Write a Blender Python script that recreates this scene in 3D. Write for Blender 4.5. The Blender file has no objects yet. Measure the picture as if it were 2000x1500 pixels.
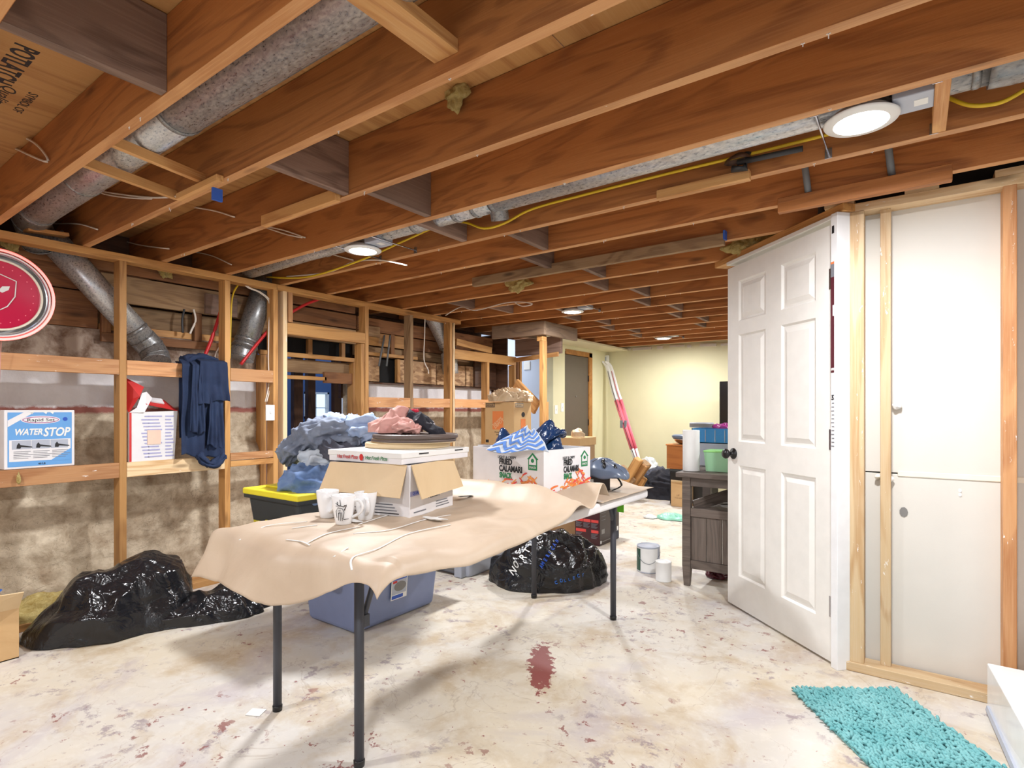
import bpy, bmesh, math, random
from mathutils import Vector, Matrix, Euler, noise
random.seed(7)
sc = bpy.context.scene
COL = sc.collection
PI = math.pi
# ---------------------------------------------------------------- camera
# world: X along the ceiling joists, Y along the stud wall on the left, Z up, camera over the origin
F = 1090.0; HC = 1.19; CX, CY = 1000.0, 800.0
TH = math.atan(F / 1513.0); S_, C_ = math.sin(TH), math.cos(TH)
cam_d = bpy.data.cameras.new('camera'); cam = bpy.data.objects.new('camera', cam_d); COL.objects.link(cam)
cam.location = (0, 0, HC); cam.rotation_euler = (PI / 2, 0, TH)
cam_d.sensor_width = 36; cam_d.lens = F / 2000 * 36; cam_d.shift_y = 50 / 2000; cam_d.clip_start = .02
sc.camera = cam
# ---------------------------------------------------------------- world, exposure, big lights
w = bpy.data.worlds.new('world'); sc.world = w; w.use_nodes = True
bg = w.node_tree.nodes['Background']; bg.inputs[0].default_value = (.62, .78, 1, 1); bg.inputs[1].default_value = 1.6
sc.view_settings.view_transform = 'Standard'; sc.view_settings.look = 'None'
sc.view_settings.gamma = 1; sc.view_settings.use_curve_mapping = False
sc.view_settings.exposure = EXPOSURE = 0.0
def area(name, loc, rot, sx, sy, power, col):
    l = bpy.data.lights.new(name, 'AREA'); l.shape = 'RECTANGLE'; l.size = sx; l.size_y = sy; l.energy = power; l.color = col
    o = bpy.data.objects.new(name, l); COL.objects.link(o); o.location = loc; o.rotation_euler = rot; return o
# added cool fill lights behind the camera; the walls there have no windows
area('unseen_fill', (.6, -2.5, 1.45), (PI / 2, 0, 0), 2.4, 1.1, 22, (.80, .90, 1))
area('unseen_fill', (2.5, -.2, 1.45), (0, PI / 2, 0), 1.1, 2.2, 12, (.80, .90, 1))
# daylight coming down the stairwell from the floor above
area('stair_daylight', (-5.0, 5.6, 2.34), (0, 0, 0), 1.2, 1.2, 30, (.86, .93, 1))
LAMP_POWER = 40

# ---------------------------------------------------------------- helpers
def s2l(c):
    c /= 255.0
    return c / 12.92 if c <= .04045 else ((c + .055) / 1.055) ** 2.4
def rgb(r, g, b): return (s2l(r), s2l(g), s2l(b), 1)
def at(px, py, x=None, y=None, z=None):
    r = (px - CX) / F; t = (CY - py) / F
    d = (-S_ + r * C_, C_ + r * S_, t)
    if z is not None: k = (z - HC) / t
    elif x is not None: k = x / d[0]
    else: k = y / d[1]
    return Vector((d[0] * k, d[1] * k, HC + t * k))

class N:
    """small node-graph helper"""
    def __init__(s, name):
        s.m = bpy.data.materials.new(name); s.m.use_nodes = True; s.t = s.m.node_tree
        s.b = s.t.nodes['Principled BSDF']
    def n(s, typ, ins=None, **kw):
        nd = s.t.nodes.new(typ)
        for k, v in kw.items(): setattr(nd, k, v)
        if ins:
            for k, v in ins.items():
                if isinstance(v, bpy.types.NodeSocket): s.t.links.new(v, nd.inputs[k])
                else: nd.inputs[k].default_value = v
        return nd
    def math(s, op, a, b=0.0, c=0.0): return s.n('ShaderNodeMath', {0: a, 1: b, 2: c}, operation=op).outputs[0]
    def mix(s, f, a, b, mode='MIX'):
        return s.n('ShaderNodeMix', {0: f, 6: a, 7: b}, data_type='RGBA', blend_type=mode).outputs[2]
    def ramp(s, f, lo, hi): return s.n('ShaderNodeMapRange', {0: f, 1: lo, 2: hi, 3: 0.0, 4: 1.0}).outputs[0]
    def noise(s, v, scale, detail=4, rough=.55, dist=0.0):
        return s.n('ShaderNodeTexNoise', {'Vector': v, 'Scale': scale, 'Detail': detail, 'Roughness': rough, 'Distortion': dist}).outputs[0]
    def coords(s, scale=(1, 1, 1), rnd=0.0):
        v = s.n('ShaderNodeTexCoord').outputs['Object']
        if rnd:
            r = s.n('ShaderNodeObjectInfo').outputs['Random']
            r = s.n('ShaderNodeCombineXYZ', {0: s.math('MULTIPLY', r, rnd), 1: s.math('MULTIPLY', r, rnd * .37), 2: 0.0}).outputs[0]
            v = s.n('ShaderNodeVectorMath', {0: v, 1: r}, operation='ADD').outputs[0]
        return s.n('ShaderNodeVectorMath', {0: v, 1: scale}, operation='MULTIPLY').outputs[0]
    def out(s, col=None, rough=None, bump=None, bd=.002, strength=.5, **kw):
        def put(k, v):
            if isinstance(v, bpy.types.NodeSocket): s.t.links.new(v, s.b.inputs[k])
            else: s.b.inputs[k].default_value = v
        if col is not None: put('Base Color', col)
        if rough is not None: put('Roughness', rough)
        if bump is not None:
            put('Normal', s.n('ShaderNodeBump', {'Strength': strength, 'Distance': bd, 'Height': bump}).outputs[0])
        for k, v in kw.items(): put(k.replace('_', ' '), v)
        return s.m

def plain(name, col, rough=.6, **kw):
    g = N(name); v = g.coords((1, 1, 1), 9)
    n1 = g.noise(v, 14, 3)
    dark = tuple(x * .95 for x in col[:3]) + (1,)
    return g.out(g.mix(g.ramp(n1, .35, .7), col, dark), rough, **kw)

def wood(name, c1, c2, c3, rings=9, knots=.5, rough=.62, paint=0.0, var=.25):
    g = N(name); v = g.coords((.55, 4.2, 4.2), 23)
    n1 = g.noise(v, 1.3, 3, .5, .7)
    ring = g.math('SINE', g.math('MULTIPLY', n1, rings * 6.283))
    ring = g.ramp(ring, -.2, 1.0)
    v2 = g.coords((5, 170, 170), 23)
    fine = g.noise(v2, 1, 3, .6)
    col = g.mix(g.math('MULTIPLY', ring, .75), c1, c2)
    col = g.mix(g.math('MULTIPLY', g.ramp(fine, .45, .8), .55), col, c3)
    vk = g.coords((2.3, 9, 9), 23)
    vor = g.n('ShaderNodeTexVoronoi', {'Vector': vk, 'Scale': 1.0}).outputs[0]
    kn = g.math('SUBTRACT', 1.0, g.ramp(vor, .05, .16))
    col = g.mix(g.math('MULTIPLY', kn, knots), col, tuple(x * .35 for x in c2[:3]) + (1,))
    big = g.noise(g.coords((1.2, 3, 3), 11), 1.6, 4)
    col = g.mix(g.math('MULTIPLY', g.ramp(big, .45, .75), .3), col, c3)
    rnd = g.n('ShaderNodeObjectInfo').outputs['Random']
    col = g.n('ShaderNodeHueSaturation', {'Hue': .5, 'Saturation': 1.0, 'Value': g.n('ShaderNodeMapRange', {0: rnd, 3: 1 - var, 4: 1 + var * .6}).outputs[0], 'Color': col}).outputs[0]
    if paint:
        pn = g.noise(g.coords((6, 22, 22), 5), 2.2, 6, .7)
        col = g.mix(g.ramp(pn, 1 - paint, 1.03 - paint), col, rgb(236, 232, 226))
    return g.out(col, rough, g.math('ADD', fine, g.math('MULTIPLY', ring, .5)), .0015, .35)

M = {}
M['joist'] = wood('aged_fir', rgb(180, 116, 62), rgb(138, 82, 42), rgb(198, 136, 80), 8, .7, .6, var=.15)
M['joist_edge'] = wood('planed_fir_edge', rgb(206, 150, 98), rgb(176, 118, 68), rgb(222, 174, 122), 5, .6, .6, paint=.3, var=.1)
M['block'] = wood('grey_blocking', rgb(132, 106, 92), rgb(100, 76, 64), rgb(158, 134, 118), 7, .5, .75)
M['stud'] = wood('golden_stud', rgb(196, 144, 84), rgb(158, 106, 54), rgb(212, 166, 106), 6, .7, .6, paint=.27)
M['pale'] = wood('pale_pine', rgb(226, 196, 152), rgb(196, 152, 100), rgb(236, 214, 182), 6, .7, .6, paint=.36)
M['orange_stud'] = wood('painted_orange_stud', rgb(206, 150, 100), rgb(174, 114, 68), rgb(220, 174, 128), 6, .7, .6, paint=.36)
M['stick'] = wood('fresh_batten', rgb(214, 160, 98), rgb(178, 116, 60), rgb(228, 184, 130), 6, .4, .6)
M['rough_board'] = wood('rough_old_board', rgb(160, 128, 92), rgb(120, 88, 60), rgb(184, 156, 122), 8, .8, .8)
M['brown_board'] = wood('brown_old_board', rgb(142, 96, 60), rgb(104, 66, 42), rgb(168, 124, 88), 8, .8, .8)
M['dark_wood'] = wood('dark_stained_wood', rgb(92, 62, 44), rgb(60, 38, 28), rgb(110, 80, 62), 7, .4, .5)
M['beam'] = wood('weathered_beam', rgb(138, 114, 92), rgb(104, 82, 68), rgb(168, 146, 126), 6, .4, .75)
M['desk'] = wood('grey_desk_wood', rgb(104, 92, 84), rgb(78, 68, 62), rgb(128, 116, 108), 9, .2, .55, var=.12)
M['ply'] = wood('plywood', rgb(196, 148, 90), rgb(168, 116, 64), rgb(208, 164, 110), 4, .3, .65, var=.12)
M['shelfwood'] = wood('orange_veneer', rgb(184, 112, 52), rgb(156, 88, 36), rgb(196, 126, 66), 5, .1, .4)
M['trimwood'] = wood('honey_trim', rgb(186, 126, 58), rgb(156, 98, 40), rgb(200, 144, 80), 5, .2, .4)

def osb():
    g = N('strand_board'); v = g.coords((1, 1, 1), 5)
    vr = g.n('ShaderNodeTexVoronoi', {'Vector': g.n('ShaderNodeVectorMath', {0: v, 1: (18, 10, 45)}, operation='MULTIPLY').outputs[0], 'Scale': 1.0})
    col = g.mix(g.n('ShaderNodeSeparateColor', {0: vr.outputs['Color']}).outputs[0], rgb(150, 112, 80), rgb(212, 176, 134))
    return g.out(col, .75, vr.outputs[0], .002, .4)
M['osb'] = osb()

def floor_mat():
    g = N('worn_concrete'); v = g.coords()
    a = g.noise(v, .9, 6, .6, .6); b = g.noise(v, 3.2, 7, .65, .4); c = g.noise(v, 19, 6, .7); d = g.noise(v, 90, 3, .6)
    col = g.mix(g.ramp(a, .38, .62), rgb(214, 204, 184), rgb(207, 203, 197))
    col = g.mix(g.math('MULTIPLY', g.ramp(b, .48, .66), .85), col, rgb(188, 168, 138))
    pl = g.noise(g.coords((1, 1, 1)), 1.7, 5, .62, .8)
    col = g.mix(g.math('MULTIPLY', g.ramp(pl, .53, .66), .45), col, rgb(176, 166, 178))
    col = g.mix(g.math('MULTIPLY', g.ramp(c, .52, .66), .3), col, rgb(228, 224, 216))
    # worn dark grey-violet speckle
    sp = g.math('MULTIPLY', g.ramp(g.noise(v, 12, 9, .72), .54, .60), g.ramp(g.noise(v, 2.1, 4, .6), .48, .58))
    col = g.mix(g.math('MULTIPLY', sp, .7), col, rgb(138, 122, 132))
    # flecks of old maroon paint, denser in a few worn areas
    fl = g.ramp(g.noise(v, 13, 10, .68, .35), .60, .615)
    zone = g.ramp(g.noise(v, 1.35, 3, .6), .53, .62)
    sep = g.n('ShaderNodeSeparateXYZ', {0: v}); X, Y = sep.outputs[0], sep.outputs[1]
    def spot(cx, cy, rx, ry, rot=0.0, soft=.35):
        dx = g.math('SUBTRACT', X, cx); dy = g.math('SUBTRACT', Y, cy)
        u = g.math('ADD', g.math('MULTIPLY', dx, math.cos(rot) / rx), g.math('MULTIPLY', dy, math.sin(rot) / rx))
        w_ = g.math('ADD', g.math('MULTIPLY', dx, -math.sin(rot) / ry), g.math('MULTIPLY', dy, math.cos(rot) / ry))
        r2 = g.math('SQRT', g.math('ADD', g.math('MULTIPLY', u, u), g.math('MULTIPLY', w_, w_)))
        return g.ramp(r2, 1 + soft, 1 - soft)
    for (cx, cy, rx, ry) in ((-1.0, 3.0, .6, .35), (-2.6, 2.9, .35, .2), (-2.75, 1.55, .3, .12), (-.75, 1.45, .6, .3), (-1.75, 2.2, .12, .3), (-.9, 1.9, .3, .3), (-1.15, 3.3, .3, .3), (-2.1, .95, .5, .2)):
        zone = g.math('MAXIMUM', zone, g.math('MULTIPLY', spot(cx, cy, rx, ry), .9))
    col = g.mix(g.math('MULTIPLY', g.math('MULTIPLY', fl, zone), .9), col, rgb(132, 70, 66))
    edge = g.math('MULTIPLY', g.noise(v, 24, 6, .7), 1.0)
    p = g.ramp(g.math('ADD', spot(-1.406, 2.184, .22, .05, 2.13, .6), g.math('MULTIPLY', g.math('SUBTRACT', edge, .5), 2.6)), .40, .47)
    col = g.mix(p, col, rgb(138, 74, 70))
    # fine cracks
    cr = g.noise(v, 1.6, 6, .5, 1.2)
    ln = g.ramp(g.math('ABSOLUTE', g.math('SUBTRACT', cr, .5)), .0035, .0)
    col = g.mix(g.math('MULTIPLY', ln, .35), col, rgb(150, 130, 112))
    rough = g.ramp(b, .0, 1.5)
    return g.out(col, .55, g.math('ADD', g.math('MULTIPLY', c, .6), g.math('MULTIPLY', d, .25)), .004, .35)
M['floor'] = floor_mat()

def foundation_mat():
    g = N('old_foundation'); v = g.coords(); z = g.n('ShaderNodeSeparateXYZ', {0: v}).outputs[2]
    a = g.noise(v, 2.2, 7, .65, .5); b = g.noise(v, 9, 8, .7, .3); c = g.noise(v, 45, 5, .7)
    st = g.mix(g.ramp(b, .35, .65), rgb(168, 150, 126), rgb(222, 208, 184))
    st = g.mix(g.math('MULTIPLY', g.ramp(a, .48, .66), .6), st, rgb(138, 112, 84))
    vc = g.noise(g.n('ShaderNodeVectorMath', {0: v, 1: (1, 1.2, 2.6)}, operation='MULTIPLY').outputs[0], 2.6, 6, .6, 1.4)
    ln = g.ramp(g.math('ABSOLUTE', g.math('SUBTRACT', vc, .5)), .006, .0)
    st = g.mix(g.math('MULTIPLY', ln, .6), st, rgb(96, 80, 62))
    wob = g.math('ADD', z, g.math('MULTIPLY', g.math('SUBTRACT', b, .5), .06))
    col = g.mix(g.ramp(wob, 1.16, 1.175), st, rgb(150, 92, 82))
    col = g.mix(g.ramp(wob, 1.2, 1.215), col, g.mix(g.ramp(a, .4, .7), rgb(242, 240, 242), rgb(218, 214, 216)))
    up = g.mix(g.ramp(b, .4, .62), rgb(124, 98, 80), rgb(186, 168, 152))
    col = g.mix(g.ramp(wob, 1.47, 1.485), col, up)
    h = g.math('ADD', g.math('MULTIPLY', b, .8), g.math('MULTIPLY', c, .25))
    return g.out(col, .9, h, .012, .6)
M['foundation'] = foundation_mat()

def drywall(name, col, spk=.5):
    g = N(name); v = g.coords()
    a = g.noise(v, 2, 4); b = g.noise(v, 160, 3, .6)
    k = g.mix(g.ramp(a, .3, .75), col, tuple(x * .93 for x in col[:3]) + (1,))
    sp = g.ramp(g.noise(v, 22, 7, .8), .70, .71)
    k = g.mix(g.math('MULTIPLY', sp, spk), k, rgb(150, 140, 130))
    return g.out(k, .8, b, .001, .2)
M['drywall'] = drywall('bare_drywall', rgb(220, 216, 208))
M['cream'] = drywall('pale_green_cream_paint', rgb(222, 216, 178), 0)
M['cream2'] = drywall('cream_soffit_paint', rgb(226, 218, 186), 0)
M['bluewall'] = drywall('pale_blue_paint', rgb(206, 218, 238), 0)
M['white_wall'] = drywall('white_wall_paint', rgb(226, 224, 218), 0)
M['backroom'] = drywall('blue_grey_paint', rgb(70, 96, 140), 0)

def galv(name, k=1.0):
    g = N(name); v = g.coords((1, 1, 1), 7)
    cc = g.ramp(g.noise(g.n('ShaderNodeVectorMath', {0: v, 1: (1.0, 2.2, 2.2)}, operation='MULTIPLY').outputs[0], 55, 3, .6, .4), .35, .65)
    a = g.noise(v, 7, 5, .7)
    col = g.mix(cc, rgb(164 * k, 167 * k, 172 * k), rgb(216 * k, 216 * k, 214 * k))
    col = g.mix(g.math('MULTIPLY', g.ramp(a, .5, .68), .4), col, rgb(140 * k, 132 * k, 120 * k))
    return g.out(col, g.n('ShaderNodeMapRange', {0: cc, 3: .26, 4: .46}).outputs[0], cc, .001, .12, Metallic=.62)
M['chevblue'] = plain('chevron_blue', rgb(78, 124, 198), .8)
M['galv'] = galv('galvanised_steel'); M['galv_dark'] = galv('dull_galvanised_steel', .74)
def kraft(name, c1, c2, sp=.5):
    g = N(name); v = g.coords((1, 1, 1), 4)
    a = g.noise(v, 3, 5, .6, .6); b = g.noise(v, 60, 4, .6); s = g.ramp(g.noise(v, 26, 8, .8), .66, .69)
    col = g.mix(g.ramp(a, .35, .7), c1, c2); col = g.mix(g.math('MULTIPLY', s, sp), col, rgb(110, 80, 56))
    return g.out(col, .5, g.math('ADD', a, g.math('MULTIPLY', b, .1)), .006, .5)
M['kraft'] = kraft('kraft_paper', rgb(204, 185, 163), rgb(188, 167, 144), .45)
M['kraft2'] = kraft('crumpled_packing_paper', rgb(206, 182, 150), rgb(184, 156, 122), .1)
M['card'] = kraft('cardboard', rgb(206, 170, 122), rgb(194, 156, 108), .05)
M['card_light'] = kraft('light_cardboard', rgb(222, 196, 156), rgb(212, 184, 142), .05)
M['card_dark'] = kraft('dark_cardboard', rgb(168, 136, 100), rgb(154, 122, 88), .05)
def plastic_bag(name, col, rough=.2):
    g = N(name); v = g.coords((1, 1, 1), 4)
    a = g.noise(v, 9, 3, .5, 1.5); b = g.noise(v, 40, 3, .6, 1.0)
    rd = g.math('SUBTRACT', 1.0, g.math('ABSOLUTE', g.math('MULTIPLY', g.math('SUBTRACT', a, .5), 4.0)))
    return g.out(col, g.n('ShaderNodeMapRange', {0: b, 3: rough * .5, 4: rough * 1.8}).outputs[0], g.math('ADD', rd, g.math('MULTIPLY', b, .3)), .008, .4)
M['bag'] = plastic_bag('black_bin_liner', (.012, .012, .014, 1), .16)
M['navybag'] = plastic_bag('navy_plastic', rgb(24, 52, 92), .2)
M['filmbag'] = plastic_bag('clear_film', rgb(220, 224, 222), .25)
M['tealbag'] = plastic_bag('green_film', rgb(150, 214, 190), .25)
def cloth(name, c1, c2, sc_=1.0, weave=True, patch=.6):
    g = N(name); v = g.coords((1, 1, 1), 6)
    a = g.noise(v, 7 * sc_, 5, .6, .5); b = g.noise(v, 420, 2)
    return g.out(g.mix(g.math('MULTIPLY', g.ramp(a, .38, .66), patch), c1, c2), .9, g.math('ADD', g.math('MULTIPLY', b, .3), g.noise(v, 30, 4)), .004, .5)
M['denim'] = cloth('mid_blue_denim', rgb(84, 112, 158), rgb(142, 166, 204))
M['denim_light'] = cloth('light_blue_denim', rgb(142, 164, 200), rgb(188, 202, 226))
M['denim_dark'] = cloth('dark_denim', rgb(40, 52, 82), rgb(66, 82, 118))
M['denim_grey'] = cloth('grey_blue_denim', rgb(108, 116, 134), rgb(146, 156, 172))
M['denim_pale'] = cloth('washed_pale_denim', rgb(186, 196, 208), rgb(214, 220, 226))
M['charcoal'] = cloth('charcoal_cloth', rgb(74, 76, 88), rgb(92, 92, 104))
M['navycloth'] = cloth('navy_cotton', rgb(26, 40, 70), rgb(38, 56, 88))
M['pinkcloth'] = cloth('dusty_pink_cloth', rgb(206, 150, 142), rgb(226, 180, 170))
M['redcloth'] = cloth('crimson_cloth', rgb(196, 34, 62), rgb(206, 50, 74))
M['blackcloth'] = cloth('black_cloth', rgb(34, 34, 42), rgb(48, 48, 56))
M['shag'] = cloth('turquoise_chenille', rgb(104, 170, 174), rgb(144, 198, 200))
def printcloth():
    g = N('black_and_white_printed_cloth'); v = g.coords((1, 1, 1), 6); a = g.noise(v, 11, 3, .5, .3)
    return g.out(g.mix(g.ramp(a, .57, .59), rgb(36, 36, 46), rgb(222, 214, 218)), .85, g.noise(v, 60, 3), .003, .4)
M['printcloth'] = printcloth()
def insul():
    g = N('yellow_fibreglass'); v = g.coords((1, 1, 1), 6); a = g.noise(v, 30, 8, .8, 1.0)
    return g.out(g.mix(g.ramp(a, .35, .65), rgb(190, 158, 80), rgb(232, 216, 150)), .95, a, .02, .9)
M['insul'] = insul()
def prnt(name, col, rough=.5): return plain(name, col, rough)
for nm, c_, r_ in (('white', (236, 236, 234), .45), ('gloss_white', (240, 241, 243), .12), ('door_white', (238, 236, 231), .42), ('box_white', (232, 230, 232), .5),
                   ('offwhite', (222, 214, 200), .6), ('black', (18, 18, 20), .35), ('ink', (34, 34, 38), .6), ('greyink', (120, 122, 130), .6), ('dkmetal', (62, 64, 72), .4),
                   ('steelblue', (142, 152, 182), .45), ('greytote', (128, 140, 176), .4), ('lidgrey', (92, 98, 112), .45), ('yellow', (238, 222, 52), .4), ('blacktote', (46, 52, 56), .5),
                   ('lightgrey', (178, 184, 198), .45), ('midgrey', (128, 126, 124), .5), ('skyblue', (104, 164, 224), .45), ('royal', (38, 104, 196), .45), ('violetgrey', (170, 170, 210), .5),
                   ('green', (34, 130, 78), .5), ('lime', (112, 200, 44), .4), ('forest', (34, 82, 66), .4), ('orange', (232, 124, 66), .5), ('amber', (238, 160, 84), .6),
                   ('homeorange', (222, 128, 70), .6), ('red', (206, 50, 50), .45), ('crimson', (198, 30, 72), .35), ('maroon', (84, 22, 36), .4), ('boxmaroon', (66, 24, 32), .4),
                   ('boxdark', (46, 32, 32), .4), ('pink', (248, 124, 142), .4), ('coral', (226, 76, 72), .45), ('wirewhite', (232, 222, 210), .5), ('wireyellow', (226, 190, 40), .45),
                   ('wirered', (196, 36, 40), .45), ('doordark', (92, 82, 70), .45), ('tan', (206, 176, 130), .6), ('bluelabel', (40, 86, 190), .45), ('tape', (50, 96, 190), .5),
                   ('tvblack', (12, 12, 14), .2), ('helmet', (96, 108, 128), .3), ('cream_tape', (240, 232, 214), .5), ('mauve', (168, 60, 140), .4), ('beech', (224, 200, 160), .55),
                   ('darkdisc', (96, 82, 76), .5), ('bolt', (150, 150, 160), .35), ('pipe', (120, 126, 130), .5), ('darkpipe', (50, 50, 52), .5), ('palegreen', (150, 214, 130), .4), ('peach', (240, 204, 184), .5)):
    M[nm] = plain(nm + '_finish', rgb(*c_), r_)
M['chrome'] = N('chrome').out(rgb(200, 200, 206), .2, Metallic=1.0)
M['glasspane'] = N('clear_glass').out((1, 1, 1, 1), .03, Transmission_Weight=1.0, IOR=1.45)
M['clearplastic'] = N('frosted_clear_plastic').out(rgb(226, 236, 232), .25, Transmission_Weight=.55, IOR=1.2)
M['greenplastic'] = N('frosted_green_plastic').out(rgb(190, 236, 196), .3, Transmission_Weight=.4, IOR=1.2)
M['blueplastic'] = N('frosted_blue_plastic').out(rgb(90, 170, 230), .3, Transmission_Weight=.3, IOR=1.2)
def emit(name, col, s): return N(name).out((.8, .8, .8, 1), .5, Emission_Color=col, Emission_Strength=s)
M['lamp'] = emit('led_lens', (1, .98, .95, 1), 22)
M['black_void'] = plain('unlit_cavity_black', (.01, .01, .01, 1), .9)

# ---------------------------------------------------------------- mesh building
def link(o, parent=None):
    COL.objects.link(o)
    if parent: o.parent = parent
    return o
def tag(o, label=None, cat=None, group=None, kind=None):
    if label: o['label'] = label
    if cat: o['category'] = cat
    if group: o['group'] = group
    if kind: o['kind'] = kind
    return o
def thing(name, label, cat, loc=(0, 0, 0), rz=0, group=None):
    o = bpy.data.objects.new(name, None); o.empty_display_size = .05; link(o); o.location = loc; o.rotation_euler = (0, 0, rz)
    return tag(o, label, cat, group)
class MB:
    def __init__(s): s.v = []; s.f = []; s.smooth = []
    def add(s, vs, fs, sm=False):
        b = len(s.v); s.v += [tuple(v) for v in vs]; s.f += [tuple(b + i for i in f) for f in fs]; s.smooth += [sm] * len(fs); return s
    def box(s, x0, x1, y0, y1, z0, z1, rot=None, piv=None):
        vs = [Vector((x, y, z)) for z in (z0, z1) for y in (y0, y1) for x in (x0, x1)]
        if rot: 
            p = Vector(piv or ((x0 + x1) / 2, (y0 + y1) / 2, (z0 + z1) / 2)); R = Euler(rot).to_matrix(); vs = [R @ (v - p) + p for v in vs]
        return s.add(vs, [(0, 2, 3, 1), (4, 5, 7, 6), (0, 1, 5, 4), (2, 6, 7, 3), (0, 4, 6, 2), (1, 3, 7, 5)])
    def lathe(s, prof, seg=24, c=(0, 0, 0), R=None, a0=0, cap=True):
        vs = []; n = len(prof)
        for k in range(seg):
            a = a0 + 2 * PI * k / seg
            for (r, z) in prof:
                p = Vector((r * math.cos(a), r * math.sin(a), z)); p = (R @ p if R else p) + Vector(c); vs.append(p)
        fs = []
        for k in range(seg):
            k2 = (k + 1) % seg
            for i in range(n - 1): fs.append((k * n + i, k2 * n + i, k2 * n + i + 1, k * n + i + 1))
        s.add(vs, fs, True)
        if cap:
            b = len(s.v) - seg * n
            s.f.append(tuple(b + k * n for k in reversed(range(seg)))); s.smooth.append(False)
            s.f.append(tuple(b + k * n + n - 1 for k in range(seg))); s.smooth.append(False)
        return s
    def tube(s, pts, r, seg=10, cap=True, flat=1.0, up=Vector((0, 0, 1))):
        pts = [Vector(p) for p in pts]; n = len(pts); rr = r if isinstance(r, (list, tuple)) else [r] * n; vs = []
        for i, p in enumerate(pts):
            t = (pts[min(i + 1, n - 1)] - pts[max(i - 1, 0)]).normalized()
            u = up if abs(t.dot(up)) < .95 else Vector((1, 0, 0))
            a = t.cross(u).normalized(); b = a.cross(t).normalized()
            for k in range(seg):
                an = 2 * PI * k / seg; vs.append(p + a * math.cos(an) * rr[i] + b * math.sin(an) * rr[i] * flat)
        fs = [(i * seg + k, i * seg + (k + 1) % seg, (i + 1) * seg + (k + 1) % seg, (i + 1) * seg + k) for i in range(n - 1) for k in range(seg)]
        s.add(vs, fs, True)
        if cap:
            b0 = len(s.v) - n * seg
            s.f.append(tuple(b0 + k for k in reversed(range(seg)))); s.f.append(tuple(b0 + (n - 1) * seg + k for k in range(seg))); s.smooth += [False] * 2
        return s
    def grid(s, fn, nu, nv, sm=True):
        vs = [fn(i / nu, j / nv) for j in range(nv + 1) for i in range(nu + 1)]
        fs = [(j * (nu + 1) + i, j * (nu + 1) + i + 1, (j + 1) * (nu + 1) + i + 1, (j + 1) * (nu + 1) + i) for j in range(nv) for i in range(nu)]
        return s.add(vs, fs, sm)
    def build(s, name, mat, parent=None, bevel=0.0, bseg=2, solid=0.0, sub=0, loc=None, rot=None):
        me = bpy.data.meshes.new(name); me.from_pydata(s.v, [], s.f); me.update()
        me.polygons.foreach_set('use_smooth', s.smooth)
        me.materials.append(M[mat] if isinstance(mat, str) else mat)
        o = bpy.data.objects.new(name, me); link(o, parent)
        if loc is not None: o.location = loc
        if rot is not None: o.rotation_euler = rot
        if solid: m = o.modifiers.new('s', 'SOLIDIFY'); m.thickness = solid; m.offset = 0
        if sub: m = o.modifiers.new('u', 'SUBSURF'); m.levels = m.render_levels = sub
        if bevel: m = o.modifiers.new('b', 'BEVEL'); m.width = bevel; m.segments = bseg; m.limit_method = 'ANGLE'
        return o
def beam(name, p0, p1, w_, h, mat, parent=None, roll=0.0, bevel=.002, up=Vector((0, 0, 1))):
    """board between two centre points; its own local X runs along the grain, w_ sideways, h along 'up'"""
    p0, p1 = Vector(p0), Vector(p1); d = p1 - p0; L = d.length; t = d.normalized()
    u = up if abs(t.dot(up)) < .98 else Vector((1, 0, 0))
    y = u.cross(t).normalized(); z = t.cross(y)
    o = MB().box(0, L, -w_ / 2, w_ / 2, -h / 2, h / 2).build(name, mat, parent, bevel, 1)
    R = Matrix((t, y, z)).transposed().to_4x4() @ Matrix.Rotation(roll, 4, 'X')
    o.matrix_basis = Matrix.Translation(p0) @ R
    return o
def box(name, mat, parent, x0, x1, y0, y1, z0, z1, bevel=.002, bseg=2, **k):
    cx, cy, cz = (x0 + x1) / 2, (y0 + y1) / 2, (z0 + z1) / 2
    return MB().box(x0 - cx, x1 - cx, y0 - cy, y1 - cy, z0 - cz, z1 - cz).build(name, mat, parent, bevel, bseg, loc=(cx, cy, cz), **k)
def smooth_pts(pts, n=6):
    P = [Vector(p) for p in pts]; out = []
    for i in range(len(P) - 1):
        p0, p1, p2, p3 = P[max(i - 1, 0)], P[i], P[i + 1], P[min(i + 2, len(P) - 1)]
        for k in range(n):
            t = k / n; out.append(.5 * ((2 * p1) + (p2 - p0) * t + (2 * p0 - 5 * p1 + 4 * p2 - p3) * t * t + (3 * p1 - p0 - 3 * p2 + p3) * t ** 3))
    return out + [P[-1]]
def wire(name, pts, r, mat, label, group=None, cat='cable', n=6, flat=1.0):
    o = MB().tube(smooth_pts(pts, n), r, 6, flat=flat).build(name, mat); return tag(o, label, cat, group)
def frame(right, up, org):
    r = Vector(right).normalized(); u = Vector(up).normalized(); n_ = r.cross(u)
    m = Matrix((r, u, n_)).transposed().to_4x4(); m.translation = Vector(org); return m
def text(s, parent, right, up, org, size, mat='ink', sx=1.0, name='lettering', align='LEFT', bold=0.0, shear=0.0, ext=.0006, fw=None):
    cu = bpy.data.curves.new(name, 'FONT'); cu.body = s; cu.size = size; cu.align_x = align; cu.extrude = ext; cu.offset = bold; cu.shear = shear; cu.resolution_u = 3
    tmp = bpy.data.objects.new('t', cu); me = bpy.data.meshes.new_from_object(tmp); bpy.data.objects.remove(tmp); bpy.data.curves.remove(cu)
    if fw: sx = fw / max(1e-4, max(v.co.x for v in me.vertices) - min(v.co.x for v in me.vertices))
    me.materials.clear(); me.materials.append(M[mat]); o = bpy.data.objects.new(name, me); link(o, parent)
    o.matrix_basis = frame(right, up, org) @ Matrix.Diagonal((sx, 1, 1, 1)); return o
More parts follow.
